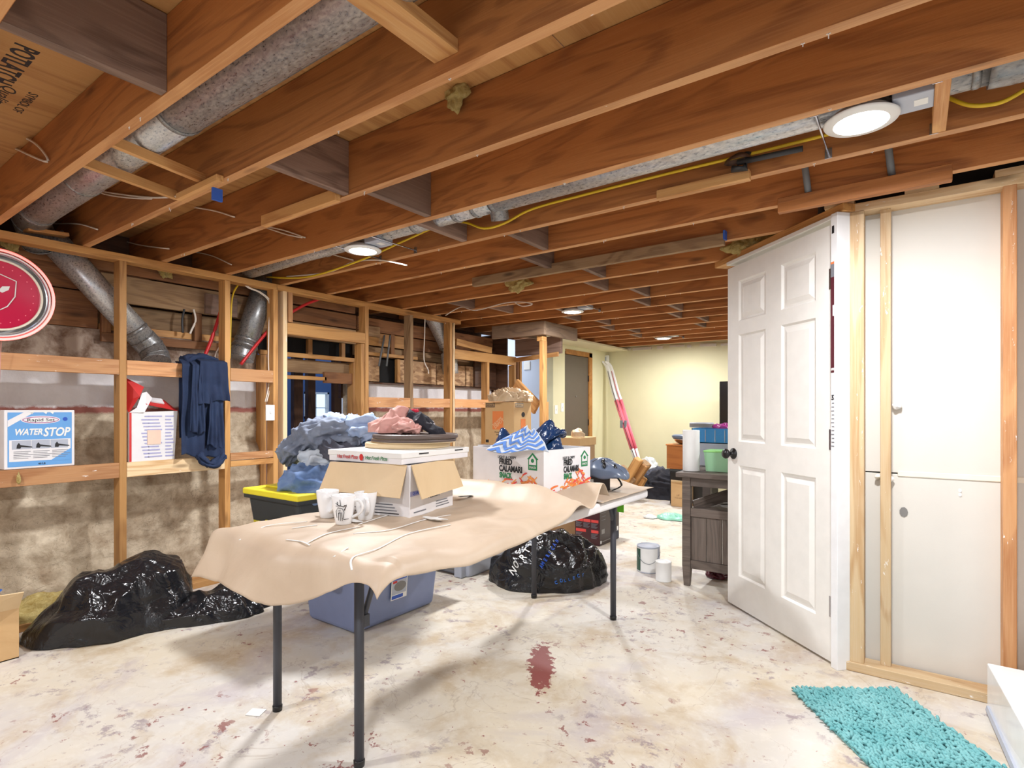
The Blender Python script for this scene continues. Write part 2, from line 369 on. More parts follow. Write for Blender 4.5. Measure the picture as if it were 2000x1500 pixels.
def decal(pts, parent, right, up, org, mat, name='print', th=.0006):
    n_ = len(pts); v = [(x, y, 0) for x, y in pts] + [(x, y, th) for x, y in pts]
    fs = [tuple(range(n_ - 1, -1, -1)), tuple(range(n_, 2 * n_))] + [(i, (i + 1) % n_, n_ + (i + 1) % n_, n_ + i) for i in range(n_)]
    o = MB().add(v, fs).build(name, mat, parent); o.matrix_basis = frame(right, up, org); return o
def rect(x0, y0, x1, y1): return [(x0, y0), (x1, y0), (x1, y1), (x0, y1)]
def ell(cx, cy, rx, ry, n=28): return [(cx + rx * math.cos(2 * PI * i / n), cy + ry * math.sin(2 * PI * i / n)) for i in range(n)]
def fbm(p, o=4): return noise.fractal(p, .9, 2.1, o)
def ridge(p, s): return 1 - abs(noise.noise(p * s)) * 2.4
def heap(name, mat, R, H, seed, fold=.03, freq=5, flatp=2.2, nr=46, na=120, parent=None, loc=(0, 0, 0), rz=0, warp=.18, lumps=(), edge=.012, tag_=None, crisp=False):
    """draped heap: polar sheet, outline R=(rx,ry) broken by noise, height H, sharp folds"""
    of = Vector((seed * 7.3, seed * 3.1, seed * 1.7)); mb = MB(); vs = []
    for j in range(nr + 1):
        q = j / nr
        for k in range(na):
            a = 2 * PI * k / na; d = Vector((math.cos(a), math.sin(a), 0))
            rr = 1 + warp * noise.noise(d * 1.6 + of) + warp * .4 * noise.noise(d * 5 + of)
            rho = q ** .8
            x, y = d.x * R[0] * rr * rho, d.y * R[1] * rr * rho
            z = H * max(0, 1 - rho ** flatp) ** .6
            for (lx, ly, lr, lh) in lumps:
                dd = ((x - lx) ** 2 + (y - ly) ** 2) / (lr * lr); z += lh * math.exp(-dd) * (1 - rho ** 6)
            p = Vector((x, y, z * 1.3)) + of
            f = ridge(p + Vector((fbm(p * 2, 2), fbm(p * 2 + of, 2), 0)) * .15, freq)
            f2 = ridge(p + of * 2, freq * 2.3)
            if crisp:
                pw = p + Vector((fbm(p * 2.5, 2), fbm(p * 2.5 + of, 2), fbm(p * 3, 2))) * .12
                d1 = noise.voronoi(pw * freq)[0]; d2 = noise.voronoi(pw * freq * 2.6)[0]
                f = 1 - 2.2 * min(.9, d1[1] - d1[0]); f2 = (1 - 2.2 * min(.9, d2[1] - d2[0])) * .6
            m = fold * (f * .8 + f2 * .35) * min(1, (1 - q) * 5 + .25)
            n_ = Vector((d.x * rho, d.y * rho, 1 - rho * .6)).normalized()
            v = Vector((x, y, z)) + n_ * m
            v.z = max(v.z, edge * (1 - q) + .001 + (.004 * (1 + noise.noise(p * 9)) if q > .97 else 0)); vs.append(v)
    c0 = sum((vs[k] for k in range(na)), Vector()) / na
    fs = [(j * na + k, (j + 1) * na + k, (j + 1) * na + (k + 1) % na, j * na + (k + 1) % na) for j in range(nr) for k in range(na)]
    mb.add(vs, fs, True)
    o = mb.build(name, mat, parent, loc=loc); o.rotation_euler = (0, 0, rz); return o
def garment(name, pts, wd, th, mat, parent=None, seed=1, fold=.02, freq=9, nseg=14, seg=40, hollow=False, loc=None, up=Vector((0, 0, 1)), crispy=True):
    """soft flattened tube (sleeve, trouser leg, rolled cloth) swept along pts with wrinkles"""
    P = smooth_pts(pts, nseg); n = len(P); vs = []; of = Vector((seed * 5.1, seed * 2.3, seed * 9.1))
    def lerp(a, t):
        if not isinstance(a, (list, tuple)): return a
        x = t * (len(a) - 1); i = min(int(x), len(a) - 2); return a[i] + (a[i + 1] - a[i]) * (x - i)
    for i, p in enumerate(P):
        q = i / (n - 1); t = (P[min(i + 1, n - 1)] - P[max(i - 1, 0)]).normalized()
        u = up if abs(t.dot(up)) < .9 else Vector((1, .3, 0)).normalized()
        a = t.cross(u).normalized(); b = a.cross(t).normalized()
        endf = min(1, min(q, 1 - q) * 9 + (.75 if hollow else .25)) ** .6
        for k in range(seg):
            an = 2 * PI * k / seg; ca, sa = math.cos(an), math.sin(an)
            sq = (abs(ca) ** 2.6 + abs(sa) ** 2.6) ** (-1 / 2.6)
            v = p + (a * ca * lerp(wd, q) * sq + b * sa * lerp(th, q) * sq) * endf
            nn = (a * ca + b * sa)
            v += nn * fold * (ridge(v + of, freq) * .7 + ridge(v * 1.0 + of * 2, freq * 2.2) * .35 - .4)
            if crispy:
                w_ = Vector((v.x, v.y, v.z)) + of; w_ += Vector((fbm(w_ * 4, 2), fbm(w_ * 4 + of, 2), fbm(w_ * 5, 2))) * .05
                dd = noise.voronoi(w_ * freq * .9)[0]; v += nn * fold * .15 * (.6 - min(1, (dd[1] - dd[0]) * 1.6)) + nn * fold * .9 * (ridge(Vector((q * 2.6 + seed, ca * 1.2, sa * 1.2)), 2.1) - .4) + nn * fold * .22 * ridge(Vector((q * 5 + seed * 2, ca * 1.5, sa * 1.5)), 4.3)
            vs.append(v)
    mb = MB()
    fs = [(i * seg + k, i * seg + (k + 1) % seg, (i + 1) * seg + (k + 1) % seg, (i + 1) * seg + k) for i in range(n - 1) for k in range(seg)]
    mb.add(vs, fs, True)
    if not hollow:
        mb.f.append(tuple(range(seg))[::-1]); mb.f.append(tuple((n - 1) * seg + k for k in range(seg))); mb.smooth += [True, True]
    return mb.build(name, mat, parent, solid=.004 if hollow else 0, loc=loc)
def carton(o, w_, d, h, mat, t=.005, name='body', open_top=False):
    """hollow carton body, base centred in x, front at y=0"""
    if not open_top: return box(name, mat, o, -w_ / 2, w_ / 2, 0, d, 0, h, .003)
    m = MB().box(-w_ / 2, w_ / 2, 0, d, 0, t).box(-w_ / 2, w_ / 2, 0, t, 0, h).box(-w_ / 2, w_ / 2, d - t, d, 0, h).box(-w_ / 2, -w_ / 2 + t, t, d - t, 0, h).box(w_ / 2 - t, w_ / 2, t, d - t, 0, h)
    return m.build(name, mat, o)
# ================================================================ SETTING
XF = -3.87          # room face of the stud wall on the left
XB = -4.20          # face of the foundation behind it
JZ = 2.13; JH = .236
def joist_y(k): return .747 + .4105 * (k - 1)
# ---- floor
box('floor', 'floor', None, -7.6, 2.7, -2.7, 8.2, -.05, 0, 0).name = 'floor'
fl = bpy.data.objects['floor']; tag(fl, kind='structure')
fl.data.transform(Matrix.Translation(fl.location)); fl.location = (0, 0, 0)
# ---- ceiling
ceil = thing('ceiling', None, None, (0, 0, 0)); tag(ceil, kind='structure')
for i, x in enumerate([-5.2 + 1.222 * k for k in range(7)]):
    for j in range(5):
        y0 = -2.7 + 2.444 * j - (1.2 if i % 2 else 0)
        o = beam('plywood_panel', (x, y0, 2.376), (x, min(y0 + 2.44, 8.2), 2.376), 1.218, .016, 'ply', ceil, bevel=0)
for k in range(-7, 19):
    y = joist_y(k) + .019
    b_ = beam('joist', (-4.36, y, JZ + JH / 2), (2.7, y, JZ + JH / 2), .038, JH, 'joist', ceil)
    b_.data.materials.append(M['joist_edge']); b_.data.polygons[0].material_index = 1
def blocking(k, x, mat='block', h=JH - .004, z=None, t=.038, px=None):
    y0, y1 = joist_y(k) + .038, joist_y(k + 1)
    zc = z if z is not None else JZ + JH / 2 + .002
    beam('blocking', (x, y0, zc), (x, y1, zc), t, h, mat, ceil)
for k, x in ((0, -1.82), (2, -2.03), (3, -1.93), (4, -2.05), (5, -1.77), (6, -1.98), (7, -1.80), (8, -1.98), (9, -1.80), (10, -1.96), (11, -1.8),
             (12, -1.95), (13, -1.8), (14, -1.95), (10, -2.72), (11, -2.9), (12, -2.75), (13, -2.9), (14, -2.75), (15, -2.9), (8, -3.35), (9, -3.2)):
    blocking(k, x)
beam('blocking', (-1.06, joist_y(1) + .038, 2.19), (-1.06, joist_y(2), 2.19), .09, .038, 'stick', ceil)
for x0, x1, z in ((-2.36, -2.44, 2.165), (-2.62, -2.70, 2.155)):
    beam('blocking', (x0, joist_y(1) + .038, z), (x1, joist_y(2), z), .022, .04, 'stick', ceil)
def batten(k, px0, py0, px1, z0, z1, mat='stick', t=.036):
    y = joist_y(k) - t / 2 - .001
    xa, xb = at(px0, py0, y=y).x, at(px1, py0, y=y).x
    return beam('batten', (xa, y, (z0 + z1) / 2), (xb, y, (z0 + z1) / 2), t, z1 - z0, mat, ceil)
batten(5, 1285, 370, 1465, 2.11, 2.15)
batten(6, 1520, 390, 1860, 2.085, 2.15, 'joist')
batten(7, 925, 545, 1415, 2.10, 2.165, 'rough_board')
batten(3, 515, 425, 660, 2.112, 2.165, 'stick', .03)
batten(2, 350, 405, 430, 2.112, 2.14, 'stick', .03)
# upright piece beside the big lamp between joists 4 and 5
beam('blocking', (at(1838, 210, y=2.2).x, joist_y(4) + .038, 2.17), (at(1838, 210, y=2.2).x, joist_y(5), 2.17), .038, .075, 'stick', ceil)
# ---- far, right and rear walls
def slab(name, mat, x0, x1, y0, y1, z0, z1, bev=0):
    o = box(name, mat, None, x0, x1, y0, y1, z0, z1, bev); o.data.transform(Matrix.Translation(o.location)); o.location = (0, 0, 0)
    return tag(o, kind='structure')
slab('wall_far', 'cream', -6.2, 2.7, 8.05, 8.15, 0, 2.37)
# ragged torn top edge of the far wall
random.seed(3)
ex = MB(); x = -3.8
while x < 2.4:
    l = random.uniform(.05, .3); h = random.uniform(.01, .035)
    ex.box(x, x + l, 8.03, 8.05, JZ - .012 - h, JZ + random.uniform(-.012, .01), (0, random.uniform(-.08, .08), 0)); x += l + random.uniform(0, .14)
tag(ex.build('trim_1', 'offwhite'), kind='structure')
slab('wall_right', 'white_wall', 2.6, 2.7, -2.7, 8.15, 0, 2.37)
slab('wall_back', 'white_wall', -4.3, 2.7, -2.75, -2.65, 0, 2.37)
# cream side wall with the dark door in it (far end, same plane as the stud wall)
XC = -3.93
dy0, dy1 = at(1104, 700, x=XC).y, at(1150, 700, x=XC).y + .06
wl = thing('wall_side', None, None); tag(wl, kind='structure')
box('plaster', 'cream', wl, XC - .1, XC, 6.40, dy0 - .01, 0, JZ - .03, 0)
box('plaster', 'cream', wl, XC - .1, XC, dy1 + .0, 8.05, 0, JZ - .03, 0)
box('plaster', 'cream', wl, XC - .1, XC, dy0 - .01, dy1, 2.0, JZ - .03, 0)
box('plaster', 'cream2', wl, XC, XC + .36, 5.75, 8.05, JZ - .035, JZ - .01, 0)
d2 = thing('door_2', None, None, (XC, dy0, 0)); tag(d2, kind='structure')
wd2 = dy1 - dy0
box('door_slab', 'doordark', d2, -.04, -.005, .01, wd2 - .07, .01, 1.96, .002)
box('jamb', 'trimwood', d2, -.09, .014, wd2 - .07, wd2 + .03, 0, 2.03, .002)
box('head_casing', 'trimwood', d2, -.09, .014, 0, wd2 + .03, 1.965, 2.035, .002)
for z in (.35, 1.0, 1.65): box('hinge', 'black', d2, -.004, .006, wd2 - .085, wd2 - .07, z - .045, z + .045, .001)
MB().lathe([(.003, 0), (.012, .002), (.012, .006), (.003, .01)], 10).build('knocker', 'chrome', d2, loc=(0, wd2 * .4, 1.38), rot=(0, PI / 2, 0))
for yy, zz in ((at(1086, 798, x=XC).y, 1.19), (at(1098, 794, x=XC).y, 1.22)):
    s_ = thing('switch_plate', 'white light switch plate on cream wall, ' + ('farther from' if yy < dy0 - .12 else 'right beside') + ' the dark door', 'switch', (XC, yy, zz))
    box('plate', 'white', s_, 0, .006, -.035, .035, -.06, .06, .002); box('toggle', 'white', s_, .006, .014, -.006, .006, -.012, .012, .001)
# ---- stairwell: blue wall, platform framing
slab('wall_stairwell', 'bluewall', -6.1, XC - .1, 6.40, 6.46, 0, 2.37)
slab('wall_stairwell_end', 'bluewall', -6.15, -6.1, 4.6, 6.46, 0, 2.37)
box('notice', 'white', None, at(1023, 715, y=6.39).x, at(1035, 715, y=6.39).x, 6.388, 6.399, at(1029, 722, y=6.39).z, at(1029, 706, y=6.39).z, .001)
tag(bpy.data.objects['notice'], 'small white panel high on the pale blue stairwell wall', 'panel')
st = thing('stair_platform_frame', 'weathered timber platform frame for the stairs hanging under the joists', 'framing', (-3.17, 4.98, 0))
beam('front_beam', (-.70, .02, 2.058), (0, .02, 2.058), .038, .143, 'beam', st)
beam('side_beam', (-.019, .04, 2.058), (-.019, .72, 2.058), .038, .143, 'beam', st)
beam('rear_beam', (-.72, .50, 1.93), (-.08, .50, 1.93), .038, .20, 'block', st)
beam('inner_joist', (-.38, .04, 2.04), (-.30, .5, 2.04), .038, .09, 'beam', st)
beam('corner_block', (-.09, .05, 1.955), (-.09, .14, 1.955), .07, .055, 'stud', st)
beam('post', (-.075, .10, 0), (-.075, .10, 1.93), .045, .085, 'stud', st, up=Vector((0, 1, 0)))
beam('ledger', (-.72, .46, 1.78), (-.1, .46, 1.82), .03, .05, 'stick', st)
sr = thing('stair_stringer', 'sloping wooden stair board behind the moving box, against pale blue wall', 'board', (-3.9, 5.9, 0))
p0, p1 = at(1006, 752, x=-3.7), at(1048, 796, x=-3.35)
beam('stringer', p0 - sr.location, p1 + (p1 - p0) * .02 - sr.location, .038, .16, 'stick', sr)
beam('newel', at(1063, 790, x=-3.3) - sr.location - Vector((0, 0, 1.17)), at(1063, 785, x=-3.3) - sr.location, .04, .09, 'stud', sr)

# ---- left stud wall
wall = thing('wall_left', None, None); tag(wall, kind='structure')
D = .089
def stud(y, z0=.04, z1=JZ - .042, mat='stud', w_=.038, d=D, xf=XF, name='stud'):
    return beam(name, (xf - d / 2, y, z0), (xf - d / 2, y, z1), w_, d, mat, wall, up=Vector((-1, 0, 0)))
Y1, Y2, Y3 = 1.36, 1.992, 2.352
for y in (-1.2, -.55, .08, .72 - .02, Y1, Y2, Y3): stud(y)
stud(2.43, w_=.034, mat='pale'); stud(2.475, 1.86, d=.08, name='cripple_stud', mat='orange_stud')
stud(3.21); stud(3.165, .04, 1.76, name='trimmer_stud', mat='stud')
stud(3.745, mat='rough_board'); stud(4.30); stud(4.345, mat='pale', w_=.03)
beam('top_plate', (XF - D / 2, -2.6, JZ - .022), (XF - D / 2, 2.36, JZ - .022), .095, .042, 'stud', wall)
beam('top_plate', (XF - D / 2, 2.362, JZ - .022), (XF - D / 2, 4.45, JZ - .022), .095, .042, 'stud', wall)
beam('bottom_plate', (XF - D / 2, -2.6, .02), (XF - D / 2, 2.45, .02), .095, .04, 'stud', wall)
beam('bottom_plate', (XF - D / 2, 3.15, .02), (XF - D / 2, 5.5, .02), .095, .04, 'stud', wall)
beam('header', (XF - .022, 2.45, 1.81), (XF - .022, 3.20, 1.81), .04, .09, 'stud', wall)
def rail(y0, y1, z, mat, h=.09): return beam('rail', (XF - .018, y0, z), (XF - .018, y1, z), .038, h, mat, wall)
rail(-1.1, Y1 - .02, 1.445, 'orange_stud'); rail(Y1 + .02, Y2 - .02, 1.445, 'orange_stud'); rail(Y2 + .02, Y3 - .02, 1.435, 'orange_stud')
rail(-1.1, Y1 - .02, .825, 'orange_stud'); rail(Y1 + .02, Y2 - .02, .825, 'pale'); rail(Y2 + .02, Y3 - .02, .86, 'orange_stud', .05); rail(Y2 + .02, Y3 - .02, .81, 'stud', .04)
rail(3.23, 3.725, 1.255, 'orange_stud'); rail(3.765, 4.28, 1.255, 'orange_stud'); rail(4.36, 5.4, 1.255, 'orange_stud')
# framing under the stairs, beyond the corner
beam('header', (XF - .02, 4.36, 1.77), (XF - .02, 5.46, 1.77), .04, .10, 'stud', wall)
stud(4.92, .04, 1.72, mat='stud'); stud(5.44, .04, 1.72); stud(5.50, .04, 1.8, mat='brown_board'); stud(5.56, .04, 1.8)
beam('nailer', (XF - .03, 4.4, 1.90), (XF - .03, 5.0, 1.86), .04, .07, 'stud', wall)
# foundation: rough displaced masonry
def found(y0, y1, z1, name='foundation'):
    def fn(u, v):
        y = y0 + (y1 - y0) * u; z = z1 * v
        low = max(0, min(1, (.93 + .05 * noise.noise(Vector((y * 2, 5, 0))) - z) / .07))
        b = .045 * low + .012 * fbm(Vector((y * 3, z * 3, 1))) + .016 * low * fbm(Vector((y * 2.2 + 7, z * 8, 3))) + .05 * low * max(0, .9 - z) * .6
        return Vector((XB + b, y, z))
    m = MB().grid(fn, int((y1 - y0) * 70), int(z1 * 70))
    return m.build(name, 'foundation', wall)
found(-2.6, 2.40, 1.70)
found(3.34, 5.4, 1.44)
box('foundation_core', 'foundation', wall, XB - .2, XB - .012, -2.6, 2.36, 0, 1.70, 0)
box('foundation_core', 'foundation', wall, XB - .2, XB - .012, 3.36, 5.4, 0, 1.44, 0)
box('backing', 'dark_wood', wall, -4.44, -4.40, -2.7, 2.4, 1.4, 2.36, 0); box('backing', 'dark_wood', wall, -4.44, -4.40, 3.34, 5.45, 1.3, 2.36, 0); box('backing', 'dark_wood', wall, -4.44, -4.40, 2.4, 3.34, 1.66, 2.36, 0); box('backing', 'dark_wood', wall, -4.44, -3.98, 5.42, 5.44, 0, 2.1, 0)
# boards above the foundation
def bd(y0, y1, z0, z1, mat='brown_board', x=XB, t=.03, name='board'):
    return beam(name, (x + t / 2 - .01, y0, (z0 + z1) / 2), (x + t / 2 - .01, y1, (z0 + z1) / 2), t, z1 - z0 - .004, mat, wall)
bd(-1.5, 1.62, 1.93, 2.12); bd(-1.5, 1.33, 1.70, 1.926); bd(-.9, .98, 1.60, 1.697, 'brown_board', XB + .02)
bd(1.34, 2.36, 1.88, 2.06, 'rough_board', XB + .02); bd(-1.5, 3.3, 2.065, 2.13, 'brown_board', XB + .04)
bd(1.34, 2.36, 1.62, 1.68, 'brown_board', XB + .03); bd(1.34, 2.36, 1.69, 1.74, 'stud', XB - .02); bd(1.34, 2.36, 1.74, 1.88, 'rough_board', XB - .06)
for y in (1.37, 1.93): beam('short_stud', (XB + .02, y, 1.68), (XB + .02, y, 1.88), .05, .04, 'brown_board', wall, up=Vector((-1, 0, 0)))
bd(1.97, 2.2, 1.88, 2.03, 'block', XB + .05)
bd(2.38, 3.34, 1.93, 2.06, 'brown_board', XB + .0); bd(2.38, 3.34, 1.79, 1.925, 'rough_board', XB)
bd(2.38, 3.34, 1.62, 1.66, 'stud', XB + .05)
for y in (2.62, 2.86, 3.2): beam('short_stud', (XB, y, 1.66), (XB, y, 1.79), .04, .04, 'stud', wall, up=Vector((-1, 0, 0)))
bd(2.40, 3.34, 1.655, 1.80, 'black_void', XB - .08)  # black sheet painted as the shade in the gap between short studs
bd(2.4, 3.34, 1.50, 1.615, 'rough_board', XB - .02); bd(2.4, 3.0, 1.44, 1.475, 'stud', XB + .03)
bd(2.98, 3.34, 1.42, 1.52, 'brown_board', XB + .03)
for y, m_ in ((2.41, 'stud'), (3.30, 'stud'), (3.36, 'brown_board')): beam('opening_post', (XB + .02, y, .05), (XB + .02, y, 1.62), .05, .09, m_, wall, up=Vector((-1, 0, 0)))
# strand board and dark band over the foundation, right part
for a, b, m_ in ((3.36, 3.60, 'osb'), (3.86, 4.38, 'osb'), (4.40, 4.86, 'osb'), (4.88, 5.34, 'osb')): bd(a, b, 1.455, 1.69, m_, XB + .02)
bd(3.36, 5.4, 1.432, 1.452, 'dark_wood', XB + .03)
bd(3.60, 3.86, 1.455, 1.69, 'black_void', XB - .06); beam('short_stud', (XB + .02, 3.85, 1.46), (XB + .02, 3.85, 1.69), .04, .04, 'stud', wall, up=Vector((-1, 0, 0)))  # first piece: black sheet painted as the shade inside the hole
bd(3.36, 5.4, 1.93, 2.06, 'brown_board', XB); bd(3.36, 4.0, 1.80, 1.926, 'stud', XB); bd(4.0, 5.4, 1.80, 1.926, 'brown_board', XB - .02)
bd(3.36, 5.4, 1.70, 1.80, 'rough_board', XB - .05); bd(3.36, 4.1, 1.70, 1.735, 'stud', XB + .03); bd(3.38, 3.6, 1.88, 1.98, 'rough_board', XB + .03)
for y in (3.42, 3.78, 4.0, 4.55): beam('short_stud', (XB + .01, y, 1.73), (XB + .01, y, 1.93), .045, .04, 'stud' if y < 3.7 else 'brown_board', wall, up=Vector((-1, 0, 0)))
bd(5.0, 5.4, 1.45, 1.9, 'dark_wood', XB + .05)
# rim boards behind the joist ends
beam('rim_board', (-4.38, -2.6, JZ + .118), (-4.38, 6.4, JZ + .118), .03, .236, 'dark_wood', wall)
# dark closet lumber and window seen through the opening
br = thing('wall_back_room', None, None); tag(br, kind='structure')
wy0, wy1, wz0, wz1 = 5.02, 5.46, 1.06, 1.46
box('plaster', 'backroom', br, -7.6, -7.5, 1.9, wy0, 0, 2.3, 0); box('plaster', 'backroom', br, -7.6, -7.5, wy1, 6.7, 0, 2.3, 0)
box('plaster', 'backroom', br, -7.6, -7.5, wy0, wy1, 0, wz0, 0); box('plaster', 'backroom', br, -7.6, -7.5, wy0, wy1, wz1, 2.3, 0)
box('plaster', 'backroom', br, -7.6, -4.4, 1.9, 2.0, 0, 2.3, 0); box('plaster', 'backroom', br, -7.6, -6.2, 6.6, 6.7, 0, 2.3, 0)
win = thing('window_1', None, None, (-7.5, (wy0 + wy1) / 2, (wz0 + wz1) / 2)); tag(win, kind='structure')
hw, hh = (wy1 - wy0) / 2, (wz1 - wz0) / 2
m = MB().box(-.06, .01, -hw, -hw + .03, -hh, hh).box(-.06, .01, hw - .03, hw, -hh, hh).box(-.06, .01, -hw, hw, hh - .03, hh).box(-.06, .01, -hw, hw, -hh, -hh + .03).box(-.05, -.02, -.01, .01, -hh, hh).box(-.05, -.02, -hw, hw, -.05, -.035)
m.build('frame', 'white', win); box('pane', 'glasspane', win, -.04, -.034, -hw + .03, hw - .03, -hh + .03, hh - .03, 0)
for (py0, x, t, nm) in ((580, -5.0, .10, 'dark_post'), (606, -5.2, .09, 'dark_post'), (657, -5.0, .09, 'dark_post')):
    p = at(py0, 800, x=x); beam(nm, (x, p.y, 0), (x, p.y, 2.1), t, .06, 'dark_wood', br, up=Vector((-1, 0, 0)))
# ---- right partition: back of drywall and studs
YR = 2.98
rw = thing('wall_partition', None, None); tag(rw, kind='structure')
zs = at(1850, 930, y=YR + .09).z
box('drywall_sheet', 'drywall', rw, -.27, 2.6, YR + .091, YR + .104, zs + .003, JZ, .002)
box('drywall_sheet', 'drywall', rw, -.27, 2.6, YR + .091, YR + .104, .0, zs - .003, .002)
box('taped_joint', 'cream_tape', rw, -.06, 2.6, YR + .086, YR + .0915, zs - .012, zs + .012, .002)
def rstud(px, w_, mat, z1=JZ - .04, z0=.04, d=.089, dy=0):
    x = at(px, 800, y=YR).x
    beam('stud', (x, YR + d / 2 + dy, z0), (x, YR + d / 2 + dy, z1), w_, d, mat, rw, up=Vector((0, -1, 0)))
rstud(1652, .030, 'pale'); rstud(1674, .055, 'pale', dy=-.008); rstud(1729, .040, 'pale', dy=.03, d=.055); rstud(1973, .042, 'orange_stud')
rstud(2090, .04, 'pale'); rstud(2500, .04, 'pale')
beam('top_plate', (-.29, YR + .045, JZ - .02), (2.6, YR + .045, JZ - .02), .09, .04, 'pale', rw)
beam('bottom_plate', (-.27, YR + .03, .021), (2.6, YR + .0, .021), .095, .04, 'pale', rw)
for px in (1640, 1800, 1980):
    x = at(px, 380, y=YR + .03).x; box('spacer', 'pale', rw, x - .06, x + .06, YR, YR + .09, JZ, JZ + .03, .001)
box('dark_gap_sheet', 'black_void', rw, -.25, 2.6, YR + .105, YR + .115, .1, JZ + .2, 0)  # black sheet standing in for the shade in the gap over the plate
# old repairs on the drywall
for (px, py, r, m_) in ((1752, 793, .018, 'white'), (1735, 935, .02, 'white'), (1716, 931, .012, 'cream_tape')):
    p = at(px, py, y=YR + .08); heap('plaster_lump', m_, (r, r * .8), .02, px % 9, .006, 40, nr=8, na=20, parent=rw, loc=p).rotation_euler = (PI / 2, 0, 0)
for (px, py, mt, sz) in ((1765, 1000, 'midgrey', .016), (1875, 958, 'white', .006), (1875, 966, 'white', .006)):
    p = at(px, py, y=YR + .09); decal(ell(0, 0, sz, sz * 1.4, 9), rw, (1, 0, 0), (0, 0, 1), p, mt, 'scar', .002)
# ---- diagonal header and framed six panel door
hinge = Vector((-.305, 2.975, 0)); dirn = Vector((-.7305, .6829, 0)); nrm = Vector((-.6829, -.7305, 0))
DR = math.atan2(dirn.y, dirn.x)
hd = thing('trim_2', None, None, hinge, DR); tag(hd, kind='structure')
beam('diagonal_header', (-.06, -.045, JZ - .018), (1.0, -.045, JZ - .018), .09, .036, 'stud', hd)
box('head_jamb', 'door_white', hd, -.04, .85, -.10, .012, 2.072, 2.092, .002)
box('hinge_jamb', 'gloss_white', hd, -.048, -.008, -.10, .02, 0, 2.092, .002)
box('lock_jamb', 'door_white', hd, .80, .82, -.12, -.05, 0, 2.07, .002)
# printed stickers on the jamb
for (z0, z1, mt) in ((1.36, 1.80, 'maroon'), (1.80, 1.86, 'greyink'), (1.86, 1.87, 'orange'), (2.0, 2.035, 'ink')):
    decal(rect(-.032 if mt != 'ink' else -.026, z0, -.012, z1), hd, (-1, 0, 0), (0, 0, 1), (-.042, .0206, 0), mt, 'sticker')
text('#00', hd, (-1, 0, 0), (0, 0, 1), (-.011, .0214, 1.37), .018, 'white', .7); text('5', hd, (-1, 0, 0), (0, 0, 1), (-.014, .0206, 1.235), .03, 'ink', .9, bold=.001)
decal(rect(-.02, 1.62, -.012, 1.67), hd, (-1, 0, 0), (0, 0, 1), (-.042, .0214, 0), 'white', 'sticker')
for k in range(14): decal(rect(-.03 + (k % 3) * .002, 1.02 + k * .018, -.012, 1.024 + k * .018), hd, (-1, 0, 0), (0, 0, 1), (-.042, .0206, 0), 'greyink', 'print_line')
door = thing('door_1', None, None, hinge, DR); tag(door, kind='structure')
DW, DT = .853, .035
dz0, dz1 = .012, 2.052
# slab front built as rails and stiles around sunken moulded panels
cols = ((.112, .362), (.492, .742)); rows = ((.20, .86), (1.00, 1.635), (1.715, 1.955))
sl = MB(); xs = [0, .112, .362, .492, .742, DW]; zs_ = [dz0, .20, .86, 1.00, 1.635, 1.715, 1.955, dz1]
for i in range(5):
    for j in range(7):
        if i in (1, 3) and j in (1, 3, 5):
            x0, x1, z0, z1 = xs[i], xs[i + 1], zs_[j], zs_[j + 1]
            steps = [(0, 0), (.010, -.010), (.020, -.010), (.045, -.001), (.05, -.001)]
            prev = None
            for (ins, dep) in steps:
                b = len(sl.v); sl.v += [(x0 + ins, dep, z0 + ins), (x1 - ins, dep, z0 + ins), (x1 - ins, dep, z1 - ins), (x0 + ins, dep, z1 - ins)]
                if prev is not None:
                    for q in range(4): sl.f.append((prev + q, b + q, b + (q + 1) % 4, prev + (q + 1) % 4)); sl.smooth.append(False)
                prev = b
            sl.f.append((prev, prev + 1, prev + 2, prev + 3)); sl.smooth.append(False)
        else: sl.add([(xs[i], 0, zs_[j]), (xs[i + 1], 0, zs_[j]), (xs[i + 1], 0, zs_[j + 1]), (xs[i], 0, zs_[j + 1])], [(0, 1, 2, 3)])
sl.add([(0, 0, dz0), (DW, 0, dz0), (DW, 0, dz1), (0, 0, dz1), (0, -DT, dz0), (DW, -DT, dz0), (DW, -DT, dz1), (0, -DT, dz1)],
       [(4, 5, 6, 7), (0, 4, 7, 3), (1, 5, 6, 2), (0, 1, 5, 4), (3, 2, 6, 7)])
sl.build('slab', 'door_white', door)
for z in (1.80, 1.05, .27):
    m = MB().box(-.012, .022, .0005, .003, z - .048, z + .048)
    for q in range(3): m.lathe([(.006, 0), (.006, .030)], 10, (-.008, .006, z - .048 + q * .033))
    m.build('hinge', 'chrome', door)
R = Matrix.Rotation(-PI / 2, 3, 'X')
MB().lathe([(.0, 0), (.033, .0), (.033, .006), (.013, .012), (.011, .03), (.020, .036), (.029, .046), (.030, .056), (.024, .066), (.0, .07)], 24, (DW - .062, 0, .925), R, cap=False).build('door_knob', 'black', door)
